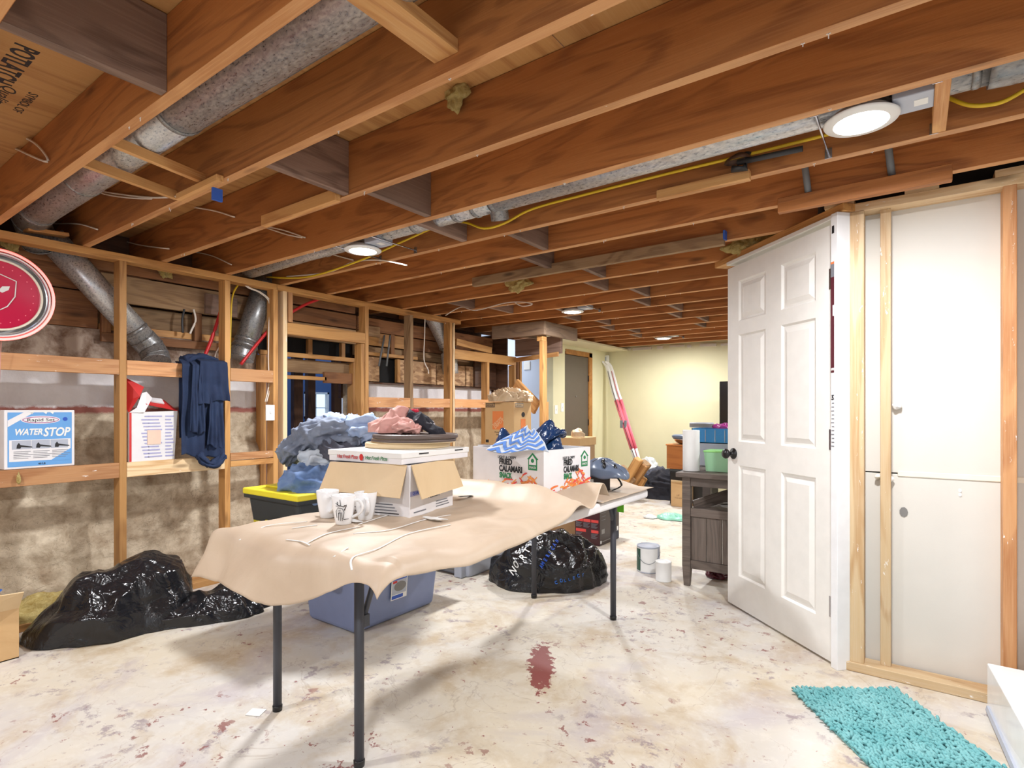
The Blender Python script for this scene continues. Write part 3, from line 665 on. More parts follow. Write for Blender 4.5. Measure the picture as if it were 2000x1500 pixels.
# ================================================================ LAMPS
def lamp(x, y, label, rz=0):
    k_ = max(k for k in range(-7, 19) if joist_y(k) < y); b0, b1 = joist_y(k_) + .039 - y, joist_y(k_ + 1) - .001 - y
    o = thing('recessed_light', label, 'ceiling light', (x, y, 2.118), rz, 'wafer lights between the joists')
    MB().lathe([(.078, .0), (.104, .004), (.108, .010), (.100, .016), (.078, .016)], 36, cap=False).build('trim_ring', 'white', o)
    MB().lathe([(.0, .002), (.079, .002), (.079, .012), (0, .012)], 36, cap=False).build('lens', 'lamp', o)
    MB().lathe([(.085, .016), (.085, .030), (0, .030)], 30, cap=False).build('housing', 'white', o)
    box('junction_box', 'lightgrey', o, .085, .19, -.06, .06, .020, .055, .003)
    for xx in (.195, -.12): MB().tube([(xx, b0, .03), (xx, b1, .03)], .004, 6).box(xx - .012, xx + .012, b0, b0 + .003, .012, .05).box(xx - .012, xx + .012, b1 - .003, b1, .012, .05).build('hanger_bar', 'chrome', o)
    box('label_sticker', 'white', o, .14, .175, -.02, .02, .0185, .02, 0)
    l = bpy.data.lights.new('lamp', 'AREA'); l.shape = 'DISK'; l.size = .15; l.energy = LAMP_POWER; l.color = (.97, .98, 1)
    q = bpy.data.objects.new('led_light', l); link(q, o); q.location = (0, 0, -.002)
for x, y, s in ((-.14, 2.13, 'round white LED ceiling light nearest the camera, above the white door'), (-2.63, 2.15, 'round LED ceiling light near the stud wall, in the duct bay'),
                (-2.65, 4.67, 'small distant LED ceiling light just right of the stair platform frame'), (-2.67, 7.1, 'farthest LED ceiling light, near the cream far wall')): lamp(x, y, s)
for x, y, s in ((-2.63, -.35, 'LED ceiling light behind the camera on the left'), (-.14, -.35, 'LED ceiling light directly behind the camera')): lamp(x, y, s)
lamp(-.14, 4.67, 'nearer LED ceiling light hidden behind the partition'); lamp(-.6, 7.1, 'farther LED ceiling light hidden behind the partition')
# ================================================================ DUCTS, PIPES, CABLES
def elbow(pts, r, o, name='elbow', mat='galv_dark'):
    P = [Vector(p) for p in pts]; m = MB(); m.tube(smooth_pts(P, 4), r * 1.04, 24)
    for i in range(1, len(P)): 
        q = P[i]; t = (P[i] - P[i - 1]).normalized(); m.tube([q - t * .004, q + t * .004], r * 1.08, 24)
    return m.build(name, mat, o)
def seam(p, t, r, o): 
    t = Vector(t).normalized(); return MB().tube([Vector(p) - t * .012, Vector(p) - t * .004, Vector(p) + t * .004, Vector(p) + t * .012], [r * 1.005, r * 1.05, r * 1.05, r * 1.005], 24).build('seam_ring', 'galv_dark', o)
du = thing('air_duct', 'large galvanised round duct running in the joist bay at upper left', 'duct', (0, 0, 0))
MB().tube([(.9, .93, 2.275), (-2.16, .93, 2.275)], .087, 32).build('pipe_section', 'galv', du)
MB().tube([(-2.14, .93, 2.275), (-2.75, .93, 2.262), (-3.75, .93, 2.25)], .083, 32).build('pipe_section', 'galv', du)
seam((-2.15, .93, 2.275), (1, 0, 0), .089, du); seam((-3.1, .93, 2.26), (1, 0, 0), .084, du)
MB().tube([(.9, .93 + .06, 2.213), (-2.16, .93 + .06, 2.213)], .003, 6).build('lock_seam', 'galv_dark', du)
elbow([(-3.74, .93, 2.25), (-3.95, .95, 2.24), (-4.08, 1.02, 2.15)], .083, du)
du = thing('air_duct', 'round duct slanting down behind the left studs to an open elbow', 'duct', (0, 0, 0))
XD = -4.062
a, b = at(96, 462, x=XD), at(288, 672, x=XD); t = (b - a).normalized()
MB().tube([a, b], .077, 32).build('pipe_section', 'galv', du); seam(a + t * (b - a).length * .86, t, .078, du)
elbow([b - t * .05, b + t * .03, b + Vector((.035, .035, -.085)), b + Vector((.06, .03, -.12))], .077, du)
du = thing('air_duct', 'short blue-grey duct slanting between second and third studs', 'duct', (0, 0, 0))
a, b = at(520, 548, x=XD), at(474, 690, x=XD); t = (b - a).normalized()
MB().tube([a - t * .1, b], .082, 32).build('pipe_section', 'galv_dark', du); seam(a + t * .04, t, .083, du); seam(b - t * .1, t, .083, du); seam(b - t * .06, t, .084, du)
elbow([b - t * .03, b + t * .04], .084, du)
du = thing('air_duct', 'curved duct dropping behind the fourth and fifth studs', 'duct', (0, 0, 0))
P = [at(838, 605, x=XD), at(856, 640, x=XD), at(874, 680, x=XD), at(880, 730, x=XD)]
MB().tube(smooth_pts(P, 5), .085, 28).build('pipe_section', 'galv', du); seam(P[2], P[3] - P[2], .088, du)
# duct in the lamp bay
du = thing('air_duct', 'long slim duct beside the yellow cable in the bay of the two near lights', 'duct', (0, 0, 0))
YD, ZD, RD = 2.16, 2.215, .062
xr = at(1960, 150, y=YD).x; xk = at(968, 405, y=YD).x
MB().tube([(xr, YD, ZD), (xk, YD, ZD)], RD, 28).build('pipe_section', 'galv', du)
MB().tube([(xk - .02, YD, ZD), (-1.95, YD, ZD), (-3.2, YD - .01, ZD - .005), (-4.05, YD, ZD - .02)], RD * .97, 28).build('pipe_section', 'galv', du)
for x in (xk, xk - .12, -1.9, -2.2, -3.0, .15): seam((x, YD, ZD), (1, 0, 0), RD, du)
MB().tube([(xk, YD + .02, ZD - .02), (xk - .01, YD + .05, ZD - .085)], .045, 24, cap=False).build('takeoff_collar', 'galv_dark', du)
MB().lathe([(0, 0), (.043, 0)], 24, (xk - .009, YD + .047, ZD - .078), cap=False).build('takeoff_opening', 'black_void', du)
elbow([(xr - .03, YD, ZD), (xr + .08, YD, ZD), (xr + .17, YD - .02, ZD + .05), (xr + .22, YD - .03, ZD + .12)], RD * 1.15, du)
# pipes between joists at right
for px, py0, py1, k in ((1578, 322, 372, 6), (1740, 278, 328, 6)):
    y = joist_y(k) - .12; a = at(px - 10, py0 - 30, y=y); b = at(px, py1, y=y + .1)
    tag(MB().tube([a, b, b + (b - a) * .25], .014, 12).build('conduit', 'pipe'), 'short grey metal conduit dropping between the right hand joists, ' + ('left one' if px < 1600 else 'right one'), 'pipe')
vp = thing('plumbing_tee', 'dark pipe fitting with old wrap beside the duct, left of the big light', 'pipe', (0, 0, 0))
a, b = at(1440, 318, y=2.33), at(1568, 290, y=2.33)
MB().tube([a, (a + b) / 2, b], .011, 10).build('pipe', 'darkpipe', vp); heap('wrap', 'dark_wood', (.05, .03), .03, 4, .01, 14, nr=10, na=24, parent=vp, loc=a)
MB().tube([a + Vector((-.02, 0, -.02)), a + Vector((.03, 0, -.03)), a + Vector((.04, 0, .03))], .014, 10).build('tee', 'darkpipe', vp)
tag(MB().tube([at(1610, 405, y=3.15) + Vector((0, 0, .15)), at(1606, 410, y=3.15), at(1604, 440, y=3.15)], .02, 12).build('drain_pipe', 'darkpipe'), 'dark pipe end above the white door header', 'pipe')
# cables
def poly(pts, **k): return [at(x, y, **k) for x, y in pts]
yb = joist_y(5) - .05
wire('electric_cable', [at(x, y, y=yb) for x, y in ((520, 541), (600, 541), (700, 510), (790, 470), (860, 440), (905, 434), (945, 446), (985, 436), (1040, 408), (1150, 378), (1300, 340), (1480, 297), (1620, 262))],
     .0065, 'wireyellow', 'long yellow cable running along the duct between the two near lights', 'loose cables')
wire('electric_cable', [at(x, y, y=yb) for x, y in ((1850, 190), (1890, 205), (1930, 205), (1965, 196), (2010, 170))], .0065, 'wireyellow', 'yellow cable sagging at the upper right corner', 'loose cables')
yj = lambda k: joist_y(k) - .01
for pts, k, lab in ((((-8, 268), (35, 265), (72, 283), (92, 316), (30, 290), (-8, 272)), 1, 'white cable loop hanging at the far upper left'),
                 (((40, 424), (90, 436), (150, 437), (190, 448)), 2, 'white cable end drooping over the plate, leftmost'),
                 (((146, 346), (190, 370), (240, 380), (300, 386), (352, 383)), 2, 'double white cable crossing below the big duct'),
                 (((150, 350), (195, 376), (250, 386), (296, 388)), 2, 'lower strand of the pair below the big duct'),
                 (((228, 466), (270, 478), (330, 486)), 3, 'white cable end over the plate beside second joist'),
                 (((380, 405), (420, 412), (458, 424)), 3, 'pair of white cable tails under the third joist'),
                 (((380, 492), (415, 500), (452, 517)), 4, 'white cable end over the plate near the second stud'),
                 (((518, 442), (555, 450), (596, 464)), 4, 'white cable tail forked under the third joist'),
                 (((520, 445), (560, 458), (590, 464)), 4, 'second white tail of the forked pair'),
                 (((628, 492), (660, 500), (690, 508)), 5, 'white cable tail just left of the second light'),
                 (((560, 540), (640, 532), (690, 512), (740, 508), (795, 518)), 5, 'white cable passing under the second light')):
    wire('electric_cable', [at(x, y, y=yj(k)) for x, y in pts], .0045, 'wirewhite', lab, 'loose cables')
wire('electric_cable', [at(x, y, y=4.0) for x, y in ((870, 616), (900, 600), (930, 606), (985, 592), (1020, 590), (1040, 594), (1020, 598), (1005, 590))], .005, 'wirewhite', 'curled white cable hanging left of the third light', 'loose cables')
# wall cables: pulled in front of the foundation, behind the studs
XW = -3.985
wire('electric_cable', [at(x, y, x=XW) for x, y in ((471, 548), (455, 575), (451, 620), (449, 700))], .0065, 'wireyellow', 'yellow cable dropping beside the second stud', 'loose cables')
wire('electric_cable', [at(x, y, x=-3.99) for x, y in ((436, 570), (430, 610), (414, 660), (398, 700), (394, 715))], .012, 'wirered', 'red flat cable hanging behind the navy garment', 'loose cables')
wire('electric_cable', [at(x, y, x=-3.975) for x, y in ((630, 582), (590, 598), (540, 630), (505, 668), (470, 712))], .012, 'wirered', 'red flat cable slanting across the short duct', 'loose cables')
wire('electric_cable', [at(x, y, x=-3.98) for x, y in ((436, 640), (433, 668), (422, 690), (420, 700))], .005, 'wirewhite', 'white cable bundle beside the red cable', 'loose cables')
wire('electric_cable', [at(x, y, x=-4.13) for x, y in ((360, 604), (356, 625), (357, 650))], .008, 'darkpipe', 'dark cable in the gap behind the first bay', 'loose cables')
wire('electric_cable', [at(x, y, x=-4.12) for x, y in ((378, 604), (382, 625), (374, 645), (371, 652))], .007, 'wirewhite', 'white cable stub in the gap behind the first bay', 'loose cables')
for dx in (0, 3):
    wire('electric_cable', [at(x + dx, y, x=XF - .06) for x, y in ((472, 550), (485, 562), (508, 572), (526, 592), (525, 640), (524, 700), (525, 750), (518, 785))], .0045, 'wirewhite',
         'white cable running down to the wall switch, ' + ('inner strand' if dx else 'outer strand'), 'loose cables')
wire('electric_cable', [at(x, y, x=XF - .05) for x, y in ((830, 622), (829, 660), (828, 702), (836, 722), (837, 730))], .0055, 'wirewhite', 'white cable hanging free left of the last duct', 'loose cables')
wire('electric_cable', [at(x, y, x=XF - .06) for x, y in ((868, 626), (876, 650), (874, 700), (872, 780), (873, 850))], .005, 'wirewhite', 'white cable running down beside the last stud', 'loose cables')
for px, dx in ((745, 0), (756, 4)):
    tag(MB().tube([at(px + 6, 655, x=-4.12), at(px - 5 + dx, 715, x=-4.1)], .009, 10).build('conduit', 'pipe'), ('left' if dx == 0 else 'right') + ' one of two grey pipes sloping behind the trimmer stud', 'pipe')
sw = thing('wall_switch', 'white light switch on the stud beside the dark opening', 'switch', at(527, 806, x=XF + .003))
box('plate', 'white', sw, 0, .008, -.035, .035, -.058, .058, .003); box('toggle', 'white', sw, .008, .018, -.006, .006, -.004, .014, .001)
# insulation tufts
for px, py, pl, v, rx, rz_, lab in ((895, 178, 'y', joist_y(3) - .012, .045, .07, 'ragged yellow insulation scrap hanging on the third joist'), (955, 130, 'y', joist_y(3) - .012, .016, .014, 'tiny yellow insulation tuft near the hanging scrap'),
                          (770, 200, 'y', joist_y(2) + .05, .03, .012, 'yellow insulation wisps along the second joist'),
                          (1012, 552, 'y', joist_y(8) - .02, .11, .07, 'square yellow insulation scrap between middle joists'), (1470, 478, 'y', 3.50, .15, .06, 'yellow insulation above the top of the white door'),
                          (325, 532, 'x', XB + .07, .05, .035, 'yellow insulation tuft on board behind the first bay'), (22, 478, 'x', XB + .07, .035, .04, 'dusty insulation tuft above the neon sign'),
                          (36, 935, 'x', XF + .012, .008, .03, 'drip of pale foam on the lower rail')):
    p = at(px, py, **{pl: v}); o = heap('insulation_scrap', 'insul', (rx, rz_), .03 if rx > .02 else .008, px % 13, .018 if rx > .02 else .004, 22, nr=16, na=44, loc=p, warp=.5)
    o.rotation_euler = (PI / 2, 0, 0) if pl == 'y' else (PI / 2, 0, PI / 2); tag(o, lab, 'insulation')
ib = heap('insulation_batt', 'insul', (.38, .09), .14, 12, .03, 12, nr=22, na=60, loc=at(105, 1150, x=-3.95) * 1.0, rz=1.5); ib.location.z = 0; tag(ib, 'pale yellow insulation lying behind the black bags', 'insulation')
# sawn scraps on top plate
for px, py, lab in ((90, 452, 'splintered wood scrap lying on the top plate above the slanting duct'), (1600, 372, None)):
    if lab: tag(beam('wood_scrap', at(px - 40, py, x=-3.9) + Vector((0, 0, .01)), at(px + 40, py + 8, x=-3.92) + Vector((0, 0, .0)), .07, .02, 'stick'), lab, 'wood')
# ================================================================ THINGS ON THE STUD WALL
ng = thing('neon_clock', 'round neon wall clock with crimson face and glowing red ring, cut off at left', 'clock', at(-8, 576, x=XF + .07))
ng.rotation_euler = (0, PI / 2, 0)
rr = .235
MB().lathe([(rr * .99, -.02), (rr * 1.0, 0), (rr * .95, .02), (rr * .84, .028)], 48, cap=False).build('chrome_case', 'chrome', ng)
MB().lathe([(0, -.02), (rr * .99, -.02)], 48, cap=False).build('back', 'white', ng)
MB().lathe([(0, .018), (rr * .72, .018), (rr * .74, .022)], 48, cap=False).build('dial', 'crimson', ng)
def ring(R_, r_, z, mat, name, n=64): return MB().tube([(R_ * math.cos(2 * PI * i / n), R_ * math.sin(2 * PI * i / n), z) for i in range(n + 1)], r_, 8).build(name, mat, ng)
ring(rr * .76, .006, .026, 'cream_tape', 'inner_ring'); ring(rr * .97, .007, .03, emit('neon_red', (1, .05, .03, 1), 1.6), 'neon_tube'); ring(rr * .9, .004, .03, 'gloss_white', 'outer_ring')
for i in range(24): decal(ell(rr * .62 * math.cos(i * PI / 12 + .1), rr * .62 * math.sin(i * PI / 12 + .1), .003, .003, 8), ng, (0, 1, 0), (-1, 0, 0), (0, 0, .019), 'pink', 'minute_dot')
sh = [(-.09, .08), (0, .11), (.075, .08), (.07, .0), (.04, -.055), (0, -.085), (-.05, -.05), (-.08, 0), (-.09, .08)]
MB().tube([(-y, x, .021) for x, y in smooth_pts([(a_, b_, 0) for a_, b_ in sh], 2) for _ in (0,) for x, y in ((x, y),)] if False else [(-p[1], p[0], .021) for p in sh], .0028, 6).build('shield_outline', 'white', ng)
decal([(.005, .02), (.02, .045), (.05, .05), (.045, .03), (.02, .012)], ng, (0, 1, 0), (-1, 0, 0), (0, 0, .0195), 'white', 'emblem_leaf')
MB().tube([(0, 0, .02), (-.1, -.03, .024)], .003, 6).build('clock_hand', 'ink', ng)
MB().tube([(.235, .02, 0), (.47, .022, -.04)], .0015, 5).build('pull_cord', 'pinkcloth', ng)
# water stop carton
ws = thing('cement_carton', 'flat blue and white WATER STOP carton standing on the lower rail', 'box', (0, 0, 0))
q = at(7, 917, x=XF - .01); q2 = at(147, 903, x=XF - .01); ln = (q2 - q).length; ws.location = (XF - .045, q.y, .872); ws.rotation_euler = (0, 0, PI / 2 + .05)
hW = .315
box('body', 'box_white', ws, 0, ln, -.035, .035, 0, hW, .004)
fr = ((1, 0, 0), (0, 0, 1), (0, -.0355, 0))
decal(rect(.014, .012, ln - .014, hW - .012), ws, *fr, 'skyblue'); 
fr2 = ((1, 0, 0), (0, 0, 1), (0, -.0362, 0))
decal(rect(.02, .04, ln - .02, .155), ws, *fr2, 'box_white'); decal([(.014, .225), (.014, .26), (.08, hW - .012), (.125, hW - .012)], ws, *fr2, 'box_white'); decal([(ln - .115, .035), (ln - .02, .10), (ln - .02, .035)], ws, (1, 0, 0), (0, 0, 1), (0, -.0368, 0), 'skyblue')
decal(ell(ln * .5, .262, .086, .022), ws, *fr2, 'box_white'); decal(ell(ln * .5, .262, .08, .018), ws, (1, 0, 0), (0, 0, 1), (0, -.0368, 0), 'mauve'); decal(ell(ln * .5, .262, .076, .014), ws, (1, 0, 0), (0, 0, 1), (0, -.0374, 0), 'box_white')
text('Rapid Set', ws, (1, 0, 0), (0, 0, 1), (ln * .5, -.0382, .254), .024, 'ink', align='CENTER', fw=.12)
text('WATER', ws, (1, 0, 0), (0, 0, 1), (.04, -.037, .182), .046, 'white', fw=ln * .38, bold=.0015, shear=.25); text('STOP', ws, (1, 0, 0), (0, 0, 1), (.04 + ln * .40, -.037, .172), .066, 'white', fw=ln * .40, bold=.002, shear=.25)
for i in range(3):
    x = .03 + i * (ln - .06) / 3
    decal(rect(x + .001, .105, x + (ln - .06) / 3 - .002, .152), ws, (1, 0, 0), (0, 0, 1), (0, -.0368, 0), 'lightgrey', 'photo')
    decal([(x + .02, .11), (x + .022, .128), (x + .03, .14), (x + .037, .128), (x + .085, .118), (x + .088, .112), (x + .04, .117), (x + .036, .109)], ws, (1, 0, 0), (0, 0, 1), (0, -.0374, 0), 'ink', 'pictogram')
    for j in range(5): decal(rect(x + .008, .055 + j * .009, x + .07 + (j * 7 % 3) * .01, .0575 + j * .009), ws, (1, 0, 0), (0, 0, 1), (0, -.0374, 0), 'greyink', 'text_line')
text('40 LB', ws, (1, 0, 0), (0, 0, 1), (ln * .46, -.0372, .018), .014, 'ink'); decal(ell(ln - .045, .265, .011, .011), ws, *fr2, 'bluelabel')
for x in (.1, .16, .19): decal([(x, hW - .006), (x + .025, hW - .003), (x + .018, hW - .022)], ws, *fr2, 'white', 'tear')
# crushed white and red carton
wc = thing('crushed_carton', 'crushed white carton with torn red flaps leaning on the pale rail', 'box', (0, 0, 0))
q = at(250, 905, x=XF - .01); q2 = at(345, 897, x=XF - .01); ln = (q2 - q).length; wc.location = (XF - .05, q.y + .003, .872); wc.rotation_euler = (0, 0, PI / 2 + .02)
MB().add([(0, -.045, 0), (ln * .93, -.045, 0), (ln, -.045, .31), (0, -.045, .30), (0, .05, 0), (ln * .93, .05, 0), (ln, .05, .31), (0, .05, .30), (0, -.012, .34), (ln * .3, .0, .40)],
         [(0, 1, 2, 3), (5, 4, 7, 6), (1, 5, 6, 2), (4, 0, 3, 7), (0, 4, 5, 1)]).build('body', 'box_white', wc, solid=.004)
for x0, x1 in ((.10, ln * .32), (ln * .34, ln * .68), (ln * .70, ln * .94)):
    for j in range(13): decal(rect(x0 + .01, .02 + j * .021, x1 - .004 - (j * 5 % 4) * .006, .028 + j * .021), wc, (1, 0, 0), (0, 0, 1), (0, -.0476, 0), 'violetgrey', 'text_block')
decal(rect(ln * .36, .10, ln * .64, .19), wc, (1, 0, 0), (0, 0, 1), (0, -.0484, 0), 'peach', 'text_block')
decal(rect(0, .0, .012, .3), wc, (1, 0, 0), (0, 0, 1), (0, -.048, 0), 'red', 'stripe')
MB().add([(ln * .35, -.045, .35), (ln, -.046, .31), (ln * .84, .04, .38), (ln * .22, .035, .405)], [(0, 1, 2, 3)]).build('flap', 'red', wc, solid=.004)
MB().add([(ln * .48, -.02, .368), (ln * .76, -.018, .355), (ln * .76, .02, .385), (ln * .42, .02, .397)], [(0, 1, 2, 3)]).build('flap_label', 'box_white', wc, solid=.008)
MB().add([(0, -.045, .30), (.06, -.04, .40), (.10, .0, .46), (.0, .03, .52), (-.01, .03, .36)], [(0, 1, 2, 3, 4)]).build('torn_flap', 'red', wc, solid=.004)
MB().add([(0, -.046, .30), (.04, -.05, .33), (.08, -.02, .42), (.11, -.01, .43), (.13, -.04, .39), (.08, -.055, .30)], [(0, 1, 2, 3, 4, 5)]).build('torn_flap', 'box_white', wc, solid=.004)
# navy garment over the upper rail
gm = thing('navy_garment', 'navy blue work shirt slung over the upper rail before the second stud', 'garment', (0, 0, 0))
gy0, gy1 = at(352, 760, x=XF).y, at(438, 760, x=XF).y; gc = (gy0 + gy1) / 2; gw = gy1 - gy0; gm.location = (XF + .01, gc, 1.5)
def drape(x0, top, bot, w0, w1, cy, seed, amp, nm, yoff=0):
    def fn(u, v):
        z = top + (bot - top) * v; wv = w0 + (w1 - w0) * v; y = cy + (u - .5) * wv
        f = math.sin(u * 13 + seed + v * 1.3) * .5 + math.sin(u * 27 + seed * 2 - v * 2) * .25 + noise.noise(Vector((u * 3 + seed, v * 4, seed))) * .8
        x = x0 + amp * f * (.25 + v * .9)
        if v < .06: x -= (.06 - v) * .9
        z += .012 * math.sin(u * 5 + seed) * v + .02 * noise.noise(Vector((u * 4, seed, 0))) * v
        return Vector((x, y, z))
    return MB().grid(fn, 60, 60).build(nm, 'navycloth', gm, solid=.005)
drape(.03, .02, -.62, gw * .9, gw * .98, -.02, 1.2, .022, 'body'); drape(.06, .025, -.26, gw * .62, gw * .74, gw * .14, 4.1, .018, 'yoke')
drape(.055, .01, -.46, gw * .22, gw * .34, -gw * .22, 2.2, .016, 'sleeve'); drape(.05, -.2, -.56, gw * .25, gw * .42, gw * .2, 7.7, .016, 'sleeve')
garment('collar', [(.03, -.05, -.60), (.05, .02, -.68), (.035, .12, -.62)], [.03, .05, .03], .02, 'navycloth', gm, 3, .012)
drape(-.06, .01, -.5, gw * .9, gw * .9, 0, 5.5, .01, 'back_panel')
garment('over_rail', [(-.05, -gw * .42, .01), (-.05, 0, .03), (-.05, gw * .42, .01)], .05, .028, 'navycloth', gm, 6, .012, up=Vector((0, 0, 1)))
# ================================================================ FLOOR AT LEFT
def bagpile(name, R_, H_, seed, loc, rz, lab, lumps=(), **k):
    o = heap(name, 'bag', R_, H_, seed, k.pop('fold', .05), k.pop('freq', 4.2), 1.75, 80, 200, loc=loc, rz=rz, lumps=lumps, crisp=True, **k); return tag(o, lab, 'rubbish bag')
bagpile('bin_bag', (.385, .25), .27, 3, (-3.56, 1.23, 0), math.radians(72), 'long slack black bin bag lying in front of the left foundation', lumps=((.24, .03, .2, .14), (-.15, -.03, .14, .03)), fold=.055, freq=2.5)
bagpile('bin_bag', (.36, .17), .12, 8, (-3.33, 1.57, 0), math.radians(60), 'crumpled shiny black bag end nearer the table', fold=.03, freq=6.5, lumps=((.15, .02, .1, .06),))
cb = thing('cardboard_box', 'open cardboard box cut off at the left edge beside the black bags', 'box', (-3.655, .54, 0), 0)
carton(cb, .34, .25, .24, 'card', open_top=True)
for (p, m_) in (([(-.17, 0, .24), (.17, 0, .24), (.2, -.08, .34), (-.17, -.08, .34)], 'card'), ([(.17, 0, .24), (.17, .25, .24), (.25, .25, .33), (.23, .0, .34)], 'card_light'), ([(-.1, .1, .2), (.15, .08, .26), (.12, .2, .33), (-.1, .2, .3)], 'royal')):
    MB().add(p, [(0, 1, 2, 3)]).build('flap', m_, cb, solid=.005)
decal([(-.05, .12), (.17, .20), (.17, .225), (-.05, .16)], cb, (1, 0, 0), (0, 0, 1), (0, -.0008, 0), 'white', 'stripe'); decal([(-.05, .16), (.17, .225), (.17, .24), (-.05, .19)], cb, (1, 0, 0), (0, 0, 1), (0, -.0008, 0), 'red', 'stripe')
tag(heap('plastic_wrapper', 'filmbag', (.07, .05), .03, 5, .012, 12, nr=14, na=40, loc=at(2, 1255, z=0)), 'pale plastic wrapper on the floor at the left edge', 'wrapper')
tag(beam('wood_strip', at(372, 1132, z=.01), at(425, 1118, z=.012), .05, .02, 'stick'), 'thin split wood strip on the floor behind the paper corner', 'wood')
tag(box('paper_scrap', 'white', None, -.03, .03, -.025, .025, 0, .002, 0), 'small white paper scrap on the floor left of the near table legs', 'paper').location = at(500, 1391, z=.002); bpy.data.objects['paper_scrap'].rotation_euler = (0, 0, .5)
# ================================================================ TABLE
TX0, TX1, TY0, TY1, TZ = -2.02, -1.215, 1.06, 3.00, .74
tb = thing('folding_table', 'white topped folding table with charcoal steel legs, covered in brown paper', 'table', ((TX0 + TX1) / 2, (TY0 + TY1) / 2, 0))
hx, hy = (TX1 - TX0) / 2, (TY1 - TY0) / 2
box('tabletop', 'box_white', tb, -hx, hx, -hy, hy, TZ - .045, TZ, .012, 3)
lx0, lx1 = -2.06 - tb.location.x, -1.47 - tb.location.x
for (x, y) in ((-2.045, 1.25), (-1.505, 1.215), (-1.95, 2.975 - .03), (-1.384, 2.903)):
    x -= tb.location.x; y -= tb.location.y
    MB().tube([(x, y, .012), (x, y, TZ - .045)], .0165, 16).build('leg', 'dkmetal', tb)
    MB().lathe([(.018, 0), (.019, .02), (.017, .022)], 16, (x, y, 0)).build('leg_cap', 'black', tb)
for y0, yb in ((1.23 - tb.location.y, .34), (2.93 - tb.location.y, -.34)):
    for x in ((-.42, .11) if yb > 0 else (-.32, .23)):
        pass
    MB().tube([(-.40 if yb > 0 else -.32, y0, TZ - .06), (.11 if yb > 0 else .23, y0, TZ - .06)], .013, 12).build('cross_tube', 'dkmetal', tb)
    xm = .112 if yb > 0 else .233
    MB().tube([(xm, y0, TZ - .26), (xm - .0, y0 + yb * .25, TZ - .05)], .010, 10).box(xm - .012, xm + .012, y0 - .02, y0 + .02, TZ - .28, TZ - .24).build('brace', 'dkmetal', tb)
box('side_rail', 'lightgrey', tb, hx - .13, hx - .11, -hy + .05, hy - .05, TZ - .07, TZ - .045, .003)
g_ = thing('green_tag', 'bright green tag sticking out under the far table corner', 'tag', at(1212, 990, y=2.95)); box('card', 'lime', g_, -.02, .02, -.002, .002, -.03, .025, .001)
# kraft paper
def paper(name, y0, y1, x0, x1, fn, lab, nu=70, nv=150):
    def f(u, v):
        return fn(x0 + (x1 - x0) * u, y0 + (y1 - y0) * v, u, v)
    o = MB().grid(f, nu, nv).build(name, 'kraft', solid=.0012); return tag(o, lab, 'paper')
def bend(d, R_=.05):
    """distance past an edge -> (outward travel, drop)"""
    if d <= 0: return 0, 0
    a = min(d / R_, 1.25); ex = max(0, d - 1.25 * R_)
    return R_ * math.sin(a) + ex * math.cos(1.25), R_ * (1 - math.cos(a)) + ex * math.sin(1.25)
def psheet(x, y, u, v):
    x = x - max(0, y - 1.5) * .075 * max(0, (x + 1.5) / .35)
    z = TZ + .006; X_, Y_ = x, y
    tp = max(0, min(1, (x + 1.72) / .5)); dn = ((TY0 + .02) - y) * (1 - .72 * tp * tp * (3 - 2 * tp)) * (1.15 if x < -1.6 else 1.15 + (x + 1.6) * .4); dr = (x - (TX1 + .012)) * (.6 + .4 * max(0, min(1, (y - 1.0) / .35))); dl = (TX0 - .01) - x
    corner = noise.noise(Vector((x * 4, y * 4, 2)))
    if dn > 0:
        o_, d_ = bend(dn * (1 + .12 * math.sin(x * 6 + 9.5)), .075); wv = .028 * math.sin(x * 11 + 1.5) + .03 * noise.noise(Vector((x * 6, 3, y * 3)))
        Y_ = TY0 + .02 - o_ - wv * min(1, dn * 7); z -= d_ * (1 + .1 * corner)
    if dr > 0:
        o_, d_ = bend(dr, .05); X_ = TX1 + .012 + o_; z -= d_ * .8
    if dl > 0:
        flare = max(0, min(1, (1.35 - y) / .3))
        o_, d_ = bend(dl, .09); X_ = TX0 - .01 - o_ - dl * .25 * flare; z -= d_ * (1 - .45 * flare)
    if dn > 0 and dl > 0: X_ -= .05 * dn / .2; z += .03 * min(dn, dl) / .1
    # ridge heaved up in front of the snack carton
    k = math.exp(-((y - 2.10 - .05 * math.sin(x * 3)) / .085) ** 2); side = 1 / (1 + math.exp((x + 1.28) * -1.0 / .02))
    z += k * (.088 + .02 * noise.noise(Vector((x * 4, 1, 1)))) * (1 - .55 * max(0, min(1, (x + 1.42) / .2)))
    # curl at the far right edge
    k2 = math.exp(-((y - 2.36) / .07) ** 2) * max(0, min(1, (x + 1.50) / .25)); z += k2 * .10
    z += .006 * min(1, max(0, 1 - dn * 9)) * (1 + noise.noise(Vector((x * 9 + y * 3, y * 2.2, 4)))) + .004 * ridge(Vector((x, y * .5, 9)), 9) + .005 * ridge(Vector((x * .8, y, 3)), 4) * (1 if dn < 0 else .4)
    z += .012 * math.exp(-((x - TX1) / .07) ** 2) * math.sin(y * 7.5) * (dn < 0)
    return Vector((X_, Y_, max(z, TZ + .004) if (dn < 0 and dr < 0 and dl < 0) else z))
paper('kraft_paper', .87, 2.44, -2.09, -1.10, psheet, 'large sheet of brown kraft paper draped over the near end of the table')
def psheet2(x, y, u, v):
    z = TZ + .005 + .003 * (1 + noise.noise(Vector((x * 7, y * 7, 4))))
    z += .055 * max(0, (y - 2.86) / .16) ** 2 * max(0, (-1.30 - x) / .2) * .7 if y > 2.86 else 0
    return Vector((x, y + .02 * math.sin(x * 8), z))
